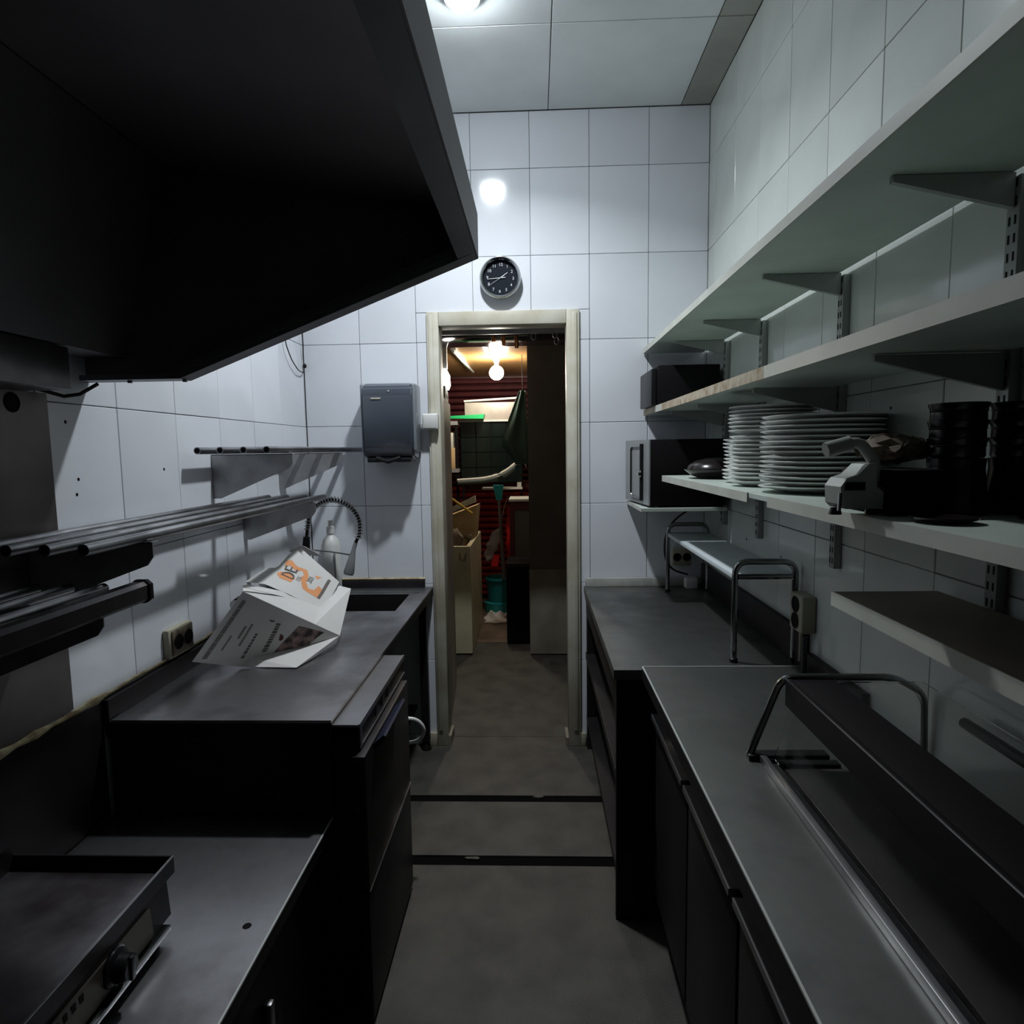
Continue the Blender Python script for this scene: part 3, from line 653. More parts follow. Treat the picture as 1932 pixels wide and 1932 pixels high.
B(.3425, .3465, YB+.3, 2.0151, ZN-.0035, ZN+.0008).build('edge_highlight', EDGE, nc, smooth=False)  # added strips paint the highlight along the top's edges
B(.3465, XR-.002, 2.0125, 2.0158, ZN-.0035, ZN+.0008).build('edge_highlight', EDGE, nc, smooth=False)
B(.40, XR-.01, YB+.32, 2.0, FL+.10, ZN-.0045).build('body', STEELD, nc, smooth=False)
B(.43, XR-.03, YB+.34, 1.98, FL, FL+.10).build('plinth', BLACKM, nc, smooth=False)
ys = [1.965, 1.535, 1.135, .72, .30, -.12]
for a, b in zip(ys, ys[1:]):
    d_ = MB().box(.378, .400, b+.008, a-.008, -1.46, -.858, bev=.003).build('drawer_front', STEELD, nc)
    MB().box(.362, .3995, b+.012, a-.012, -.850, -.846).box(.362, .365, b+.012, a-.012, -.862, -.8505).build('handle_lip', STEEL, d_, smooth=False)
# ---- display case
dc = thing('display_case', 'countertop glass display case with dark tinted rails, on the near right counter', 'display case', .68, .9, ZN)
c0, c1 = -.3, 1.40
B(.500, .515, c0, 1.38, ZN, ZN+.018, bev=.002).build('front_base_rail', STEEL, dc)
B(.5155, .530, c0, 1.38, ZN, ZN+.010).build('glass_channel', BLACK, dc, smooth=False)
def endframe(y):
    fr_ = fillet([(.484, y, ZN+.008), (.552, y, -.521), (.80, y, -.520), (.868, y, -.56), (.874, y, ZN+.01)], .030, 6)
    return MB().tube(fr_, .0085, n=10)
endframe(1.40).build('end_frame', CHROME, dc)
MB().box(.478, .660, 1.385, 1.415, ZN, ZN+.014, bev=.003).box(.50, .67, 1.352, 1.376, ZN, ZN+.010, bev=.003).build('end_foot', BLACK, dc)
B(.556, .570, c0, 1.39, -.582, -.520, bev=.003).build('front_top_rail', BLACKM, dc)
B(.5705, .665, c0, 1.39, -.530, -.522, bev=.002).build('dark_top_panel', BLACKM, dc)
B(.5559, .5575, c0, 1.39, -.5215, -.5185).build('rail_highlight_strip', STEEL, dc, smooth=False)
MB().tube([(.857, -.3, -.562), (.857, 1.25, -.562)], .011, n=12).build('rear_rod', BLACK, dc)
MB().prism([(.530, ZN+.011), (.5335, ZN+.011), (.5645, -.584), (.561, -.584)], 'y', c0, 1.375).build('front_glass', GLASSM, dc, smooth=False)
B(.666, .855, c0, 1.385, -.530, -.525).build('top_glass', GLASSM, dc, smooth=False)
B(.54, .86, c0, 1.33, ZN+.0005, ZN+.012, bev=.002).build('deck_tray', mat('dull_case_deck', (.10, .085, .09), .5, .6, base2=(.06, .05, .054), vs=4), dc, smooth=False)
# ---- tubular rack on prep table
tr = thing('tubular_stand', 'chrome tube stand with one long white shelf on the far prep table', 'stand', .77, 2.65, ZR)
for y in (2.11, 3.18):
    p_ = fillet([(.668, y, ZR), (.668, y, -.385), (.868, y, -.385), (.868, y, ZR)], .045, 7)
    MB().tube(p_, .0105, n=12).build('end_hoop', CHROME, tr)
    MB().tube([(.678, y, -.436), (.858, y, -.436)], .009, n=10).build('crossbar', CHROME, tr)
    for x in (.668, .868): MB().lathe([(0, 0), (.014, 0), (.014, .012), (.011, .014)], (x, y, ZR+.0003), n=12).build('foot_cap', BLACK, tr)
B(.664, .872, 2.125, 3.165, -.446, -.428, bev=.003).build('shelf_board', mat('white_shelf_board', (.62, .68, .70), .4, var=.1), tr)
# ---- sockets right
s1 = thing('surface_socket', 'white surface-mounted double socket on the right wall beside the chrome stand', 'socket', .87, 2.03, -.60)
B(.842, XR-.001, 1.99, 2.085, -.600, -.478, bev=.006, seg=3).build('socket_box', CREAMG, s1)
for z in (-.512, -.566): MB().lathe([(.027, -.003), (.025, -.004), (.021, -.001), (0, -.0005)], (.842, 2.038, z), axis='x', n=20).build('socket_well', BLACKM, s1)
MB().tube([(.858, 2.03, -.599), (.858, 2.03, -.70)], .006, n=8).build('conduit', CREAMG, s1)
s2 = thing('corner_socket', 'beige double socket on the far tiles behind the chrome stand', 'socket', .77, D, -.62)
B(.715, .815, D-.045, D-.0085, -.618, -.528, bev=.005).build('socket_box', CREAMG, s2)
for x in (.740, .790): MB().lathe([(.022, -.046), (.020, -.047), (.017, -.0455), (0, -.045)], (x, D, -.572), axis='y', n=18).build('socket_well', BLACKM, s2)
pl = thing('plug_adapter', 'small white plug adapter lying behind the chrome stand by the corner socket', 'plug', .79, 3.2, ZR)
B(.775, .835, 3.235, 3.29, ZR, ZR+.055, bev=.006).build('adapter_body', WHITEP, pl)
tag(MB().tube(fillet([(.80, 3.25, -.31), (.70, 3.22, -.37), (.655, 3.2, -.45), (.655, 3.2, -.56), (.70, 3.24, -.63), (.79, 3.27, -.66)], .05, 5), .0055, n=8).build('appliance_cable', CABLE), 'black cable curving down from the microwave to the corner socket', 'cable')
tag(MB().tube([(.845, 1.97, -.60), (.842, 1.965, ZR)], .009, n=8).build('stand_cable', CABLE), 'dark cable hanging under the surface-mounted socket on the right', 'cable')

# ---- shelf uprights with brackets
def upright(y, label, tiers):
    t = thing('shelf_upright', label, 'shelf upright', XR, y, -.36, 'slotted shelf uprights on the right wall')
    B(XR-.022, XR-.0005, y-.016, y+.016, -.360, .475, bev=.002).build('slotted_rail', RAILM, t)
    mb = MB(); z = -.345
    while z < .46:
        for dy in (-.007, .007): mb.box(XR-.0228, XR-.0215, y+dy-.002, y+dy+.002, z, z+.016)
        z += .032
    o = mb.build('rail_slot', BLACKM, t, smooth=False); o['kind'] = 'stuff'
    for zt, tip, dp in tiers:
        mb = MB(); mb.prism([(XR-.024, zt-.0012), (tip, zt-.0012), (tip, zt-.012), (XR-.024, zt-dp)], 'y', y-.006, y+.006)
        mb.build('bracket', RAILM, t, smooth=False)
T = [(.482, .65, .062), (.166, .63, .07), (-.1365, .63, .06)]
upright(1.215, 'slotted shelf upright nearest the camera on the right wall', T)
upright(1.86, 'slotted shelf upright behind the large plate stack', T)
upright(2.49, 'slotted shelf upright above the dark dish on the lower plate shelf', T)
upright(2.95, 'slotted shelf upright closest to the far wall beside the microwave', [(.482, .65, .062), (.166, .63, .07)])
def shelf(name, label, x0, y0, y1, z0, z1, m, gaps=(), drop=0):
    t = thing(name, label, 'shelf', .72, (y0+y1)/2, z0)
    B(x0+.003, XR-.024, y0, y1, z0, z1, bev=.001, seg=1).build('board', m, t, smooth=False)
    for i, (a, b) in enumerate(gaps): B(x0-.001, x0+.0028, a, b, z0-.0005-drop, z1+.0005).build('front_edge_band', SHELFB if (len(gaps) == 4 and i in (1, 3)) else SHELFE, t, smooth=False)
    return t
shelf('wall_shelf', 'long pale wall shelf, topmost on the right wall, empty', .563, YB+.3, D-.009, .483, .507, SHELFM, [(YB+.3, D-.009)])
shelf('wall_shelf', 'second wall shelf from the top on the right, carrying the black box', .567, YB+.3, D-.009, .167, .196, SHELFM, [(YB+.3, 1.60), (1.602, 2.86), (2.862, 3.02), (3.024, D-.01)])
shelf('wall_shelf', 'third wall shelf on the right, crowded with white plates', .563, YB+.3, 2.815, -.136, -.122, SHELFM, [(YB+.3, 1.545), (1.69, 2.815)], drop=.011)
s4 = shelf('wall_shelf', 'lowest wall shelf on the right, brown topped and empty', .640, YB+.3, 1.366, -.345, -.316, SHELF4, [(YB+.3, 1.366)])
for y in (.5, 1.21): MB().prism([(XR-.024, -.346), (.70, -.346), (.70, -.356), (XR-.024, -.39)], 'y', y-.005, y+.005).build('bracket', RAILM, s4, smooth=False)
ms = shelf('microwave_shelf', 'small pale shelf in the far corner holding the microwave', .480, 2.86, D-.009, -.288, -.272, SHELFM, [(2.86, D-.009)])
B(XR-.023, XR-.001, 2.972, D-.01, -.32, -.272).build('wall_batten', SHELFM, ms, smooth=False)
# ---- microwave
mw = thing('microwave', 'dark microwave oven with grey looped door handle in the far right corner', 'microwave', .68, 3.08, -.27)
mw.rotation_euler = (0, 0, 0)
B(.522, .863, 2.875, 3.285, -.262, .038, bev=.004).build('casing', BLACKM, mw)
d_ = MB().hexa([(.515, 2.874, -.262), (.5215, 2.874, -.262), (.5215, 3.29, -.262), (.470, 3.29, -.262)], [(.515, 2.874, .038), (.5215, 2.874, .038), (.5215, 3.29, .038), (.470, 3.29, .038)]).build('door', GREYP, mw, smooth=False)
def mwx(y): return .515-(y-2.874)*.045/.416
hl = [(mwx(2.98)-.003, 2.98, .01), (mwx(3.17)-.003, 3.17, .01), (mwx(3.17)-.003, 3.17, -.235), (mwx(2.98)-.003, 2.98, -.235)]
MB().tube(fillet([hl[0], hl[1], hl[2], hl[3]], .02, 4), .006, n=8).build('handle_loop', CHROME, mw)
MB().tube([(mwx(2.97)-.006, 2.97, .02), (mwx(2.97)-.006, 2.97, -.245)], .010, n=8).build('dark_handle_bar', BLACK, mw)
MB().lathe([(0, -.012), (.016, -.012), (.018, 0), (0, 0)], (mwx(2.97)-.012, 2.97, -.12), axis='x', n=16).build('latch_knob', CHROME, mw)
for x in (.56, .84):
    for y in (2.90, 3.25): MB().lathe([(0, 0), (.012, 0), (.012, .012), (0, .012)], (x, y, -.2715), n=10).build('foot', BLACK, mw)
# ---- black box on second shelf
bb = thing('speaker_box', 'black box-shaped speaker at the far end of the second right shelf', 'speaker', .70, 3.1, .197)
B(.572, .852, 2.96, 3.30, .1965, .378, bev=.004).build('cabinet', BLACKM, bb)
B(.545, .572, 2.99, 3.30, .199, .366, bev=.004).build('grille', BLACK, bb)
# ---- plates
def plate_mesh(r, m=PORC):
    mb = MB(); pr = [(0, .0), (r*.55, .0), (r*.60, .003), (r*.66, .004), (r*.93, .0125), (r, .0155), (r*1.003, .0175), (r*.985, .0185), (r*.92, .0160), (r*.66, .0085), (r*.55, .0065), (0, .0062)]
    return mb.lathe(pr, (0, 0, 0), n=40).build('plate', m, None, local=True)
def stack(src, x, y, z, n, pitch, group, desc):
    first = True
    for k in range(n):
        o = src if k == 0 else src.copy()
        if k: COL.objects.link(o)
        o.location = (x+random.uniform(-.003, .003), y+random.uniform(-.003, .003), z+H+k*pitch+.0002)
        o.rotation_euler = (random.uniform(-.008, .008), random.uniform(-.008, .008), random.uniform(0, 6))
        i = n-1-k
        nm = 'topmost' if i == 0 else ('bottom one' if k == 0 else ORD[i]+' from the top')
        tag(o, '%s, %s of %s' % (desc[0], nm, desc[1]), 'plate', group)
ZS = -.121
stack(plate_mesh(.147), .742, 1.67, ZS, 15, .0128, 'large front plate stack', ('white dinner plate', 'the widest stack beside the hand press'))
stack(plate_mesh(.098), .700, 1.975, ZS, 12, .0122, 'small plates under the upper pile', ('small white plate', 'the narrow stack left of the widest'))
stack(plate_mesh(.128), .728, 1.975, ZS+12*.0122+.0075, 7, .0115, 'plates on top of the narrow stack', ('greyish medium plate', 'the shadowed pile resting on the narrow stack'))
stack(plate_mesh(.093), .737, 2.175, ZS, 11, .0128, 'farthest small plate stack', ('small white plate', 'the stack closest to the dark dish'))
# ---- dark dish
dd = thing('dark_dish', 'dark brown round dish with domed lid on the far end of the plate shelf', 'dish', .70, 2.50, ZS)
MB().lathe([(0, 0), (.07, 0), (.10, .012), (.125, .032), (.127, .035), (.120, .034), (.07, .012), (0, .010)], (.715, 2.50, ZS), n=36).build('bowl', DARKG, dd)
MB().lathe([(.118, .036), (.112, .050), (.085, .068), (.04, .078), (0, .08)], (.715, 2.50, ZS), n=36).build('lid', DARKG, dd)
# ---- hand press gadget
hpz = ZS
hpg = thing('hand_press', 'grey metal hand-lever press on black feet at the front of the plate shelf', 'kitchen press', .575, 1.12, ZS)
MB().prism([(.522, hpz+.020), (.520, hpz+.050), (.530, hpz+.064), (.548, hpz+.070), (.566, hpz+.088), (.578, hpz+.090), (.580, hpz+.050), (.592, hpz+.040), (.592, hpz+.012), (.530, hpz+.012)], 'y', 1.09, 1.15).build('body', mat('press_casting', (.36, .38, .35), .42, .3, var=.15), hpg)
B(.527, .560, 1.0865, 1.0898, hpz+.044, hpz+.058, bev=.001).build('slot', BLACKM, hpg)
MB().tube(fillet([(.508, 1.12, -.008), (.564, 1.12, .007), (.594, 1.12, -.036), (.592, 1.12, -.064), (.560, 1.10, -.078)], .018, 5), .0095, n=12, rr=None).build('lever', mat('light_grey_lever', (.36, .38, .35), .4), hpg)
MB().tube([(.506, 1.12, -.0085), (.548, 1.12, .0027)], .0135, n=12).build('lever_grip', mat('grip_grey', (.34, .36, .33), .5), hpg)
MB().tube([(.517, 1.085, hpz+.040), (.515, 1.083, hpz+.010)], .0035, n=8).build('chrome_pin', CHROME, hpg)
for x in (.526, .588): MB().lathe([(0, 0), (.011, 0), (.008, .012), (0, .012)], (x, 1.12, hpz+.0002), n=12).build('rubber_foot', BLACK, hpg)
B(.596, .690, 1.08, 1.25, hpz+.002, hpz+.078, bev=.004).build('motor_box', BLACKM, hpg)
MB().box(.580, .597, 1.10, 1.14, hpz+.014, hpz+.035).build('link', GREYP, hpg)
# brown paper bag on box
mb = MB(); bmesh.ops.create_icosphere(mb.b, subdivisions=3, radius=1, matrix=Matrix.Translation((.665, 1.20, hpz+.112)) @ Matrix.Diagonal((.058, .05, .024, 1)))
for v in mb.b.verts:
    v.co += Vector((math.sin(v.co.y*190+v.co.z*90), math.sin(v.co.x*210), math.sin(v.co.x*150+v.co.y*170)))*.007
tag(mb.build('paper_bag', PAPERB), 'crumpled brown paper bag lying behind the hand press', 'bag')
# ---- dark cup stacks
cpm = None
def cup(x, y, z, h, r0, r1, label):
    global cpm
    key = (h, r0, r1)
    pr = [(0, 0), (r0, 0), (r0+.002, .004), (r1*.92, h*.55), (r1*.96, h*.60), (r1*.93, h*.66), (r1, h-.003), (r1, h), (r1-.003, h), (r0-.002, .006), (0, .006)]
    if cpm and key in cpm: o = cpm[key].copy(); COL.objects.link(o)
    else:
        o = MB().lathe(pr, (0, 0, 0), n=28).build('dark_tumbler', DARKG, None, local=True); cpm = cpm or {}; cpm[key] = o
    o.location = (x, y, z+H); tag(o, label, 'cup', 'dark tumblers on the plate shelf'); return o
cols = [(.735, 1.13, 'nearer the paper bag'), (.815, 1.00, 'at the right picture edge'), (.835, 1.12, 'against the right wall')]
for x, y, ds in cols:
    cup(x, y, ZS, .095, .052, .044, 'dark glass tumbler, wide bottom one of the column '+ds)
    z = ZS+.096
    for k, nm in enumerate(('lower', 'middle', 'top')):
        cup(x, y, z+k*.030, .034, .040, .045, 'dark glass tumbler, %s small one of the column %s' % (nm, ds))
tag(MB().lathe([(0, .0), (.03, 0), (.045, .006), (.047, .009), (.043, .009), (.028, .004), (0, .004)], (.630, .99, ZS), n=28).build('dark_saucer', DARKG), 'glossy dark saucer lying flat in front of the dark tumblers', 'saucer')

# ---- kitchen lamp
LX, LY = -.25, 2.49
kl = thing('ceiling_lamp', 'glaring white ceiling lamp at the top edge above the sink', 'lamp', LX, LY, CZ)
MB().lathe([(0, 0), (.068, 0), (.068, -.028), (.066, -.030), (.064, -.030), (.062, -.020), (0, -.020)], (LX, LY, CZ-.0005), n=36).build('base', WHITEP, kl)
MB().lathe([(.061, -.022), (.060, -.034), (.050, -.046), (.032, -.055), (.014, -.059), (0, -.060)], (LX, LY, CZ), n=32).build('diffuser', LAMPW, kl)

ld = bpy.data.lights.new('lamp_beam', 'AREA'); ld.shape = 'DISK'; ld.size = .10; ld.energy = 15.0; ld.spread = math.radians(140); ld.color = (.90, .96, 1.0)
lo = bpy.data.objects.new('lamp_beam', ld); COL.objects.link(lo); lo.parent = kl; lo.location = (0, 0, -.0625)

# ================================================================= BACK ROOM things
sh = thing('roller_shutter', 'red slatted roller shutter closing the back room far wall', 'shutter', -.4, 6.85, FL)
z = FL+.02; k = 0; sm = {}
while z < .76:
    m_ = RED if z < -.42 else MAROON
    if m_ not in sm:
        o = MB().prism([(6.86, 0), (6.835, .012), (6.828, .03), (6.835, .048), (6.86, .060)], 'x', -1.3, .35).build('slat', m_, sh, local=True); sm[m_] = o
        o.location = Vector((0, 0, z+H))-sh.location
    else:
        o = sm[m_].copy(); COL.objects.link(o); o.parent = sh; o.location = Vector((0, 0, z+H))-sh.location
    z += .068
dt = thing('dark_tile_panel', 'dark green tiled splash panel on the back room wall', 'tiled panel', -.44, 6.02, -.31)
B(-.712, -.12, 6.02, 6.05, -.310, .270).build('backing', BLACKM, dt, smooth=False)
for i in range(4):
    for jx in range(4):
        x0 = -.708+i*.147; z0 = -.306+jx*.144
        B(x0+.002, x0+.145, 6.010, 6.020, z0+.002, z0+.142, bev=.002, seg=1).build('tile', DKTILE, dt, smooth=False)
for x in (-.70, -.14): B(x, x+.02, 6.03, 6.05, FL, -.31).build('leg', BLACKM, dt, smooth=False)
ab = thing('acrylic_box', 'frosted clear box with white top rail standing on the dark tiled panel', 'box', -.43, 6.1, .27)
B(-.66, -.13, 6.0, 6.25, .2885, .452, bev=.004).build('box_body', ACRYL, ab)
MB().tube([(-.665, 5.995, .465), (-.13, 5.995, .490)], .010, n=8).build('top_rail', WHITEP, ab)
tg = tag(MB().box(-.712, -.12, 5.985, 6.29, .2705, .288, bev=.003).build('ledge', PALE), 'pale narrow ledge along the top of the dark tiled panel', 'ledge')
tag(MB().hexa([(-.80, 5.86, .300), (-.475, 5.86, .293), (-.475, 5.984, .293), (-.80, 5.984, .300)], [(-.82, 5.86, .322), (-.465, 5.86, .335), (-.465, 5.984, .335), (-.82, 5.984, .322)]).build('green_tray', GREENP), 'flat bright green plastic tray above the dark tiled panel', 'tray')
# hose with pale strip
pp = fillet([(-.72, 5.85, -.292), (-.42, 5.85, -.275), (-.24, 5.85, -.205), (-.12, 5.85, -.08), (-.09, 5.85, .10)], .10, 6)
ph = thing('grey_pipe', 'thick grey pipe bending up beneath the dark tiled panel, pale strip on top', 'pipe', -.4, 5.85, -.29)
MB().tube(pp, .028, n=14).build('pipe', GREYPIPE, ph)
MB().tube([p+Vector((-.006, -.012, .020)) for p in pp[:-4]], .013, n=8).build('pale_strip', PALE, ph)
tag(MB().box(-.50, -.12, 5.88, 6.0, -.366, -.348, bev=.002).box(-.17, -.13, 5.88, 5.95, -.348, -.30).build('steel_ledge', PALE), 'short pale ledge under the grey pipe', 'ledge')
tag(MB().box(-.72, -.05, 6.15, 6.4, -.385, -.330, bev=.004).build('maroon_rail', MAROON), 'maroon horizontal rail under the dark tiled panel', 'rail')
# apron
ap = MB(); NX, NZ = 8, 12; vs = []
for j in range(NZ+1):
    t = j/NZ; z = .50-.62*t; wl = .03+.15*min(1, t*1.6); wr = .03+.02*t
    if t > .75: wl *= (1-(t-.75)*2.6)
    for i in range(NX+1):
        s_ = i/NX; vs.append((-.10-wl+(wl+wr)*s_-.0, 5.40+.018*math.sin(s_*11+t*2), z))
ap.sheet(vs, [(j*(NX+1)+i, j*(NX+1)+i+1, (j+1)*(NX+1)+i+1, (j+1)*(NX+1)+i) for j in range(NZ) for i in range(NX)], .004)
ap = tag(ap.build('hanging_cloth', APRON), 'dark green cloth hanging beside the grey brown partition', 'cloth')
MB().tube([(-.10, 5.40, .49), (-.10, 5.40, BCZ)], .003, n=6).build('hook_cord', CABLE, ap)
tag(MB().hexa([(-.115, 5.46, -.08), (-.075, 5.46, -.16), (-.075, 5.463, -.16), (-.115, 5.463, -.08)], [(-.135, 5.46, .10), (-.075, 5.46, .30), (-.075, 5.463, .30), (-.135, 5.463, .10)]).build('paper_sheet', PALE, smooth=False), 'pale paper strip showing behind the dark green cloth', 'paper')
# maroon framed cabinet + black cabinet
mc = thing('maroon_cabinet', 'maroon framed cabinet with grey pane and pale top, back room right', 'cabinet', -.15, 5.65, FL)
MB().box(-.232, -.19, 5.55, 5.58, -1.28, -.452).box(-.19, -.054, 5.55, 5.58, -.53, -.452).box(-.232, -.054, 5.58, 5.9, FL, -.452).build('frame', MAROON, mc, smooth=False)
B(-.19, -.054, 5.56, 5.575, -1.28, -.53).build('pane', mat('dull_grey_pane', (.13, .13, .12), .3), mc, smooth=False)
B(-.236, -.05, 5.53, 5.9, -.452, -.432).build('top', PALE, mc, smooth=False)
B(-.232, -.054, 5.55, 5.58, FL, -1.28).build('base', MAROON, mc, smooth=False)
bc = thing('black_cabinet', 'low black cabinet standing against the grey brown partition', 'cabinet', -.15, 5.2, FL)
B(-.25, -.056, 5.13, 5.48, FL+.02, -.935, bev=.004).build('carcass', BLACKM, bc)
B(-.247, -.059, 5.118, 5.13, FL+.04, -.95, bev=.002).build('door', BLACKM, bc)
B(-.24, -.066, 5.14, 5.46, FL, FL+.02).build('plinth', BLACKM, bc, smooth=False)
# cream bin
cbn = thing('cream_tub', 'tall open cream tub standing left in the passage behind the door', 'tub', -.7, 5.2, FL)
bx0, bx1, by0, by1, bt = -.90, -.512, 4.86, 5.80, -.745
mb = MB(); w_ = .035
mb.box(bx0, bx1, by0, by0+w_, FL+.012, bt, bev=.006).box(bx0, bx1, by1-w_, by1, FL+.012, bt, bev=.006).box(bx0, bx0+w_, by0+w_, by1-w_, FL+.012, bt).box(bx1-w_, bx1, by0+w_, by1-w_, FL+.012, bt)
mb.box(bx0+w_, bx1-w_, by0+w_, by1-w_, FL+.45, FL+.47)
mb.build('shell', CREAMR, cbn); B(bx0+.02, bx1-.02, by0+.02, by1-.02, FL, FL+.012).build('base_skid', BLACKM, cbn, smooth=False)
MB().tube(fillet([(-.60, 4.858, -.80), (-.60, 4.845, -.84), (-.565, 4.845, -.86), (-.55, 4.858, -.80)], .01, 3), .005, n=6).build('drain_ring', BROWNL, cbn)
# cardboard & carton
cd = thing('cardboard_box', 'tan cardboard box with pale open flap standing in the cream tub', 'box', -.6, 5.3, -1.15)
MB().hexa([(-.76, 5.30, -1.15), (-.552, 5.30, -1.15), (-.552, 5.55, -1.15), (-.76, 5.55, -1.15)], [(-.76, 5.30, -.56), (-.50, 5.30, -.46), (-.49, 5.55, -.46), (-.76, 5.55, -.56)]).build('carton', CARD, cd, smooth=False)
MB().hexa([(-.74, 5.26, -.53), (-.50, 5.26, -.43), (-.50, 5.29, -.43), (-.74, 5.29, -.53)], [(-.74, 5.25, -.49), (-.505, 5.25, -.375), (-.505, 5.28, -.375), (-.74, 5.28, -.49)]).build('flap', PALE, cd, smooth=False)
MB().tube([(-.62, 5.22, -.70), (-.56, 5.22, -.72), (-.55, 5.24, -.80)], .03, n=8).build('dark_packing', PAPERB, cd)
mb = MB(); bmesh.ops.create_icosphere(mb.b, subdivisions=3, radius=1, matrix=Matrix.Translation((-.66, 5.06, -.88)) @ Matrix.Diagonal((.085, .085, .26, 1)))
for v in mb.b.verts: v.co += Vector((math.sin(v.co.z*70), 0, math.cos(v.co.x*80)))*.012
tag(mb.build('brown_sack', PAPERB), 'crumpled brown sack sitting in the cream tub', 'sack')
tag(MB().tube([(-.735, 5.12, -.35), (-.53, 5.20, -.52)], .009, n=8).build('yellow_stick', YELLOW), 'thin yellow stick leaning across the cream tub', 'stick')
# tall steel cabinet just inside the door
tc = thing('tall_steel_cabinet', 'tall steel cabinet seen edge-on just inside the doorway on the left', 'cabinet', -.7, 3.9, FL)
MB().hexa([(-.95, 3.46, FL+.03), (-.508, 3.46, FL+.03), (-.566, 4.26, FL+.03), (-.95, 4.26, FL+.03)], [(-.95, 3.46, .31), (-.508, 3.46, .31), (-.566, 4.26, .31), (-.95, 4.26, .31)]).build('carcass', mat('brownish_steel', (.36, .31, .25), .4, .15, var=.45, vs=3, stretch=(1, 1, .4)), tc, smooth=False)
B(-.90, -.60, 3.5, 4.2, FL, FL+.03).build('plinth', BLACKM, tc, smooth=False)
sk = thing('socket_strip', 'white socket box on top of the tall steel cabinet', 'socket', -.58, 4.1, .31)
MB().hexa([(-.60, 3.9, .311), (-.545, 3.9, .311), (-.572, 4.22, .311), (-.62, 4.22, .311)], [(-.60, 3.9, .40), (-.545, 3.9, .40), (-.572, 4.22, .385), (-.62, 4.22, .385)]).build('strip_box', CREAMP, sk, smooth=False)
for y in (4.0, 4.1): MB().lathe([(0, .001), (.014, .001), (.014, -.002), (0, -.002)], (-.545-(y-3.9)*.085+.001, y, .345), axis='x', n=12).build('socket_well', BLACKM, sk)
# overhead duct; added copper pieces stand in for its copper reflections
od = thing('overhead_duct', 'dark glossy duct across the top of the doorway beyond', 'duct', -.25, 3.9, .70)
B(-.95, .9, 3.95, 4.35, .70, BCZ-.002, bev=.004).build('duct_body', mat('glossy_dark_duct', (.03, .035, .045), .12, .3), od)
B(-.94, .9, 3.60, 3.64, .652, BCZ-.002, bev=.003).build('front_rail', BRKT, od)
for i, (x, l, lb) in enumerate(((-.245, .035, 'shortest'), (-.185, .06, 'middle'), (-.105, .075, 'longest'))):
    tag(MB().lathe([(0, 0), (.012, 0), (.013, .01), (.013, l), (0, l)], (x, 3.945, .699-l), n=14).build('copper_glint', COPPER), 'copper reflection made as a small hanging piece at the duct, %s one of three' % lb, 'reflection', 'copper pieces over the doorway')
ch = thing('hanging_chain', 'dull metal chain links hanging under the duct on the right', 'chain', .135, 3.93, .68)
for x, z in ((.13, .70), (.14, .660)): MB().tube([(x+.014*math.cos(a), 3.93, z+.022*math.sin(a)) for a in [i*2*math.pi/14 for i in range(15)]], .0035, n=6, cap=False).build('chain_link', BRKT, ch)
tag(MB().tube([(.014*math.cos(a), 3.93, .69+.022*math.sin(a)) for a in [i*2*math.pi/14 for i in range(15)]], .0035, n=6, cap=False).build('metal_ring', BRKT), 'single dull ring hanging under the duct left of the chain links', 'ring')
# pull-up lamps
bl = thing('bare_bulb', 'bright bare bulb under the orange wooden ceiling of the back room', 'lamp', -.322, 5.5, BCZ)
MB().lathe([(0, 0), (.03, 0), (.03, -.03), (.018, -.05), (.018, -.075), (0, -.075)], (-.322, 5.5, BCZ-.001), n=16).build('holder', WHITEP, bl)
MB().lathe([(.062*math.sin(math.pi*i/12), .062*math.cos(math.pi*i/12)) for i in range(13)], (-.322, 5.5, BCZ-.136), n=20).build('bulb', BULBW, bl)
for nm, p, q, lab in (('tube_lamp', (-.63, 5.0, .775), (-.60, 6.3, .775), 'dim fluorescent tube on the wooden ceiling, left of the bare bulb'), ('tube_lamp', (-.375, 4.75, .775), (-.345, 5.38, .775), 'bright short fluorescent tube just in front of the bare bulb')):
    t = thing(nm, lab, 'lamp', p[0], p[1], .77, 'fluorescent tubes')
    MB().box(p[0]-.02, p[0]+.02, p[1], q[1], .786, BCZ-.0005).build('tube_fitting', WHITEP, t, smooth=False)
    MB().tube([p, q], .011, n=10).build('glass_tube', TUBEW if 'bright' in lab else PALE, t)
gl = thing('wall_light', 'glaring white light above the tall steel cabinet', 'lamp', -.64, 4.6, .45)
MB().lathe([(0, 0), (.03, .0), (.042, .03), (.040, .10), (.02, .14), (0, .145)], (-.640, 4.55, .435), n=18).build('glowing_shade', mat('white_glow_shade', (.9, .9, .9), .5, emit=(1, .97, .9), es=9), gl)
B(-.66, -.62, 4.54, 4.58, .585, BCZ-.001).build('lamp_stem', WHITEP, gl, smooth=False)
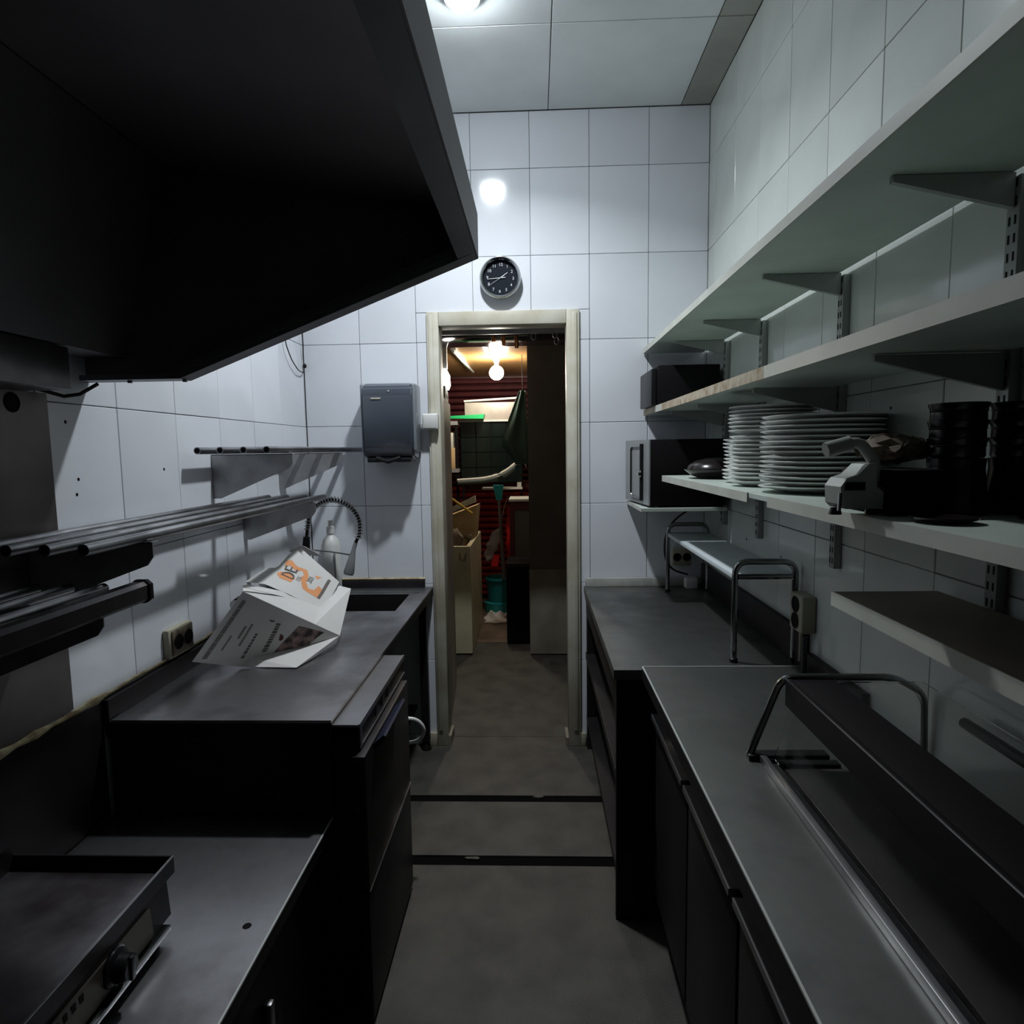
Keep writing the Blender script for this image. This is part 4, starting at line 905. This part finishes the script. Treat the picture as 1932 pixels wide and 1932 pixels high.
# squeegee, bucket, bag, rag
sq = thing('squeegee', 'upturned teal broom head on a grey handle standing before the red shutter', 'broom', -.33, 5.95, -1.25)
MB().hexa([(-.352, 5.60, -.445), (-.300, 5.60, -.445), (-.300, 5.63, -.445), (-.352, 5.63, -.445)], [(-.378, 5.59, -.310), (-.285, 5.59, -.310), (-.285, 5.64, -.310), (-.378, 5.64, -.310)]).build('broom_head', TEAL, sq)
MB().tube([(-.326, 5.615, -.445), (-.322, 5.90, -.90), (-.32, 6.12, -1.255)], .012, n=10, rr=[.012, .018, .020]).build('handle', GREYP, sq)
bk = thing('teal_bucket', 'teal plastic bucket on the floor below the red shutter', 'bucket', -.40, 6.2, FL)
MB().lathe([(0, 0), (.10, 0), (.125, .22), (.135, .225), (.135, .245), (.12, .245), (.096, .012), (0, .012)], (-.385, 6.25, FL+.105), n=28).build('pail', TEAL, bk)
MB().lathe([(0, .0), (.14, .0), (.145, .10), (.11, .104), (0, .104)], (-.385, 6.25, FL), n=24).build('base_stand', TEAL, bk)
pb = thing('plastic_bag', 'thin white and red plastic bag hanging by the red shutter', 'bag', -.40, 6.4, -1.15)
mb = MB(); bmesh.ops.create_icosphere(mb.b, subdivisions=3, radius=1, matrix=Matrix.Translation((-.45, 6.5, -.98)) @ Matrix.Diagonal((.065, .04, .18, 1)))
for v in mb.b.verts: v.co += Vector((math.sin(v.co.z*60)*.014+(v.co.z+.98)*.35, math.sin(v.co.z*40)*.01, 0))
mb.build('sack', BAGM, pb)
MB().hexa([(-.47, 6.44, -1.20), (-.40, 6.44, -1.20), (-.40, 6.46, -1.20), (-.47, 6.46, -1.20)], [(-.44, 6.44, -1.08), (-.38, 6.44, -1.08), (-.38, 6.46, -1.08), (-.44, 6.46, -1.08)]).build('red_print', REDP, pb)
MB().tube([(-.38, 6.5, -.82), (-.33, 6.6, -.6), (-.30, 6.82, -.5)], .006, n=6).build('handle_loop', BAGM, pb)
rb = MB(); bmesh.ops.create_icosphere(rb.b, subdivisions=3, radius=1, matrix=Matrix.Translation((-.27, 6.3, -.86)) @ Matrix.Diagonal((.03, .03, .30, 1)))
for v in rb.b.verts: v.co.x += math.sin(v.co.z*35)*.010
rb = tag(rb.build('red_bag', REDP), 'narrow red plastic bag hanging right of the teal broom', 'bag')
MB().tube([(-.27, 6.3, -.57), (-.27, 6.60, -.46), (-.27, 6.84, -.40)], .004, n=6).build('hanging_cord', CABLE, rb)
mb = MB(); NX, NZ = 12, 10; vs = []
for j in range(NZ+1):
    for i in range(NX+1):
        s_, t = i/NX, j/NZ; e = math.sin(math.pi*s_)*math.sin(math.pi*t)
        vs.append((-.50+.20*s_+.015*math.sin(t*9), 5.78+.36*t+.02*math.sin(s_*8), FL+.006+e*(.045+.025*math.sin(s_*13+t*7)+.02*math.sin(t*17))))
mb.sheet(vs, [(j*(NX+1)+i, j*(NX+1)+i+1, (j+1)*(NX+1)+i+1, (j+1)*(NX+1)+i) for j in range(NZ) for i in range(NX)], .004)
tag(mb.build('floor_cloth', CLOTH), 'crumpled white cloth on the floor below the teal bucket', 'cloth')
# shelving at the left edge of the passage
rk = thing('storage_rack', 'narrow grey storage rack left of the dark tiled panel', 'rack', -.75, 5.9, FL)
MB().box(-.74, -.715, 5.87, 5.90, FL, .26).box(-.96, -.935, 5.87, 5.90, FL, .26).build('post', BLACKM, rk, smooth=False)
for z in (-.20, .24): B(-.96, -.715, 5.86, 5.98, z, z+.035).build('rack_shelf', GREYP, rk, smooth=False)
tag(B(-.93, -.745, 5.86, 5.97, -.164, .03, bev=.003).build('tan_carton', CARD), 'tan carton on the narrow storage rack', 'box')
tag(B(-.93, -.76, 5.87, 5.97, .031, .17, bev=.003).build('white_carton', PALE), 'pale carton stacked on the tan carton in the storage rack', 'box')
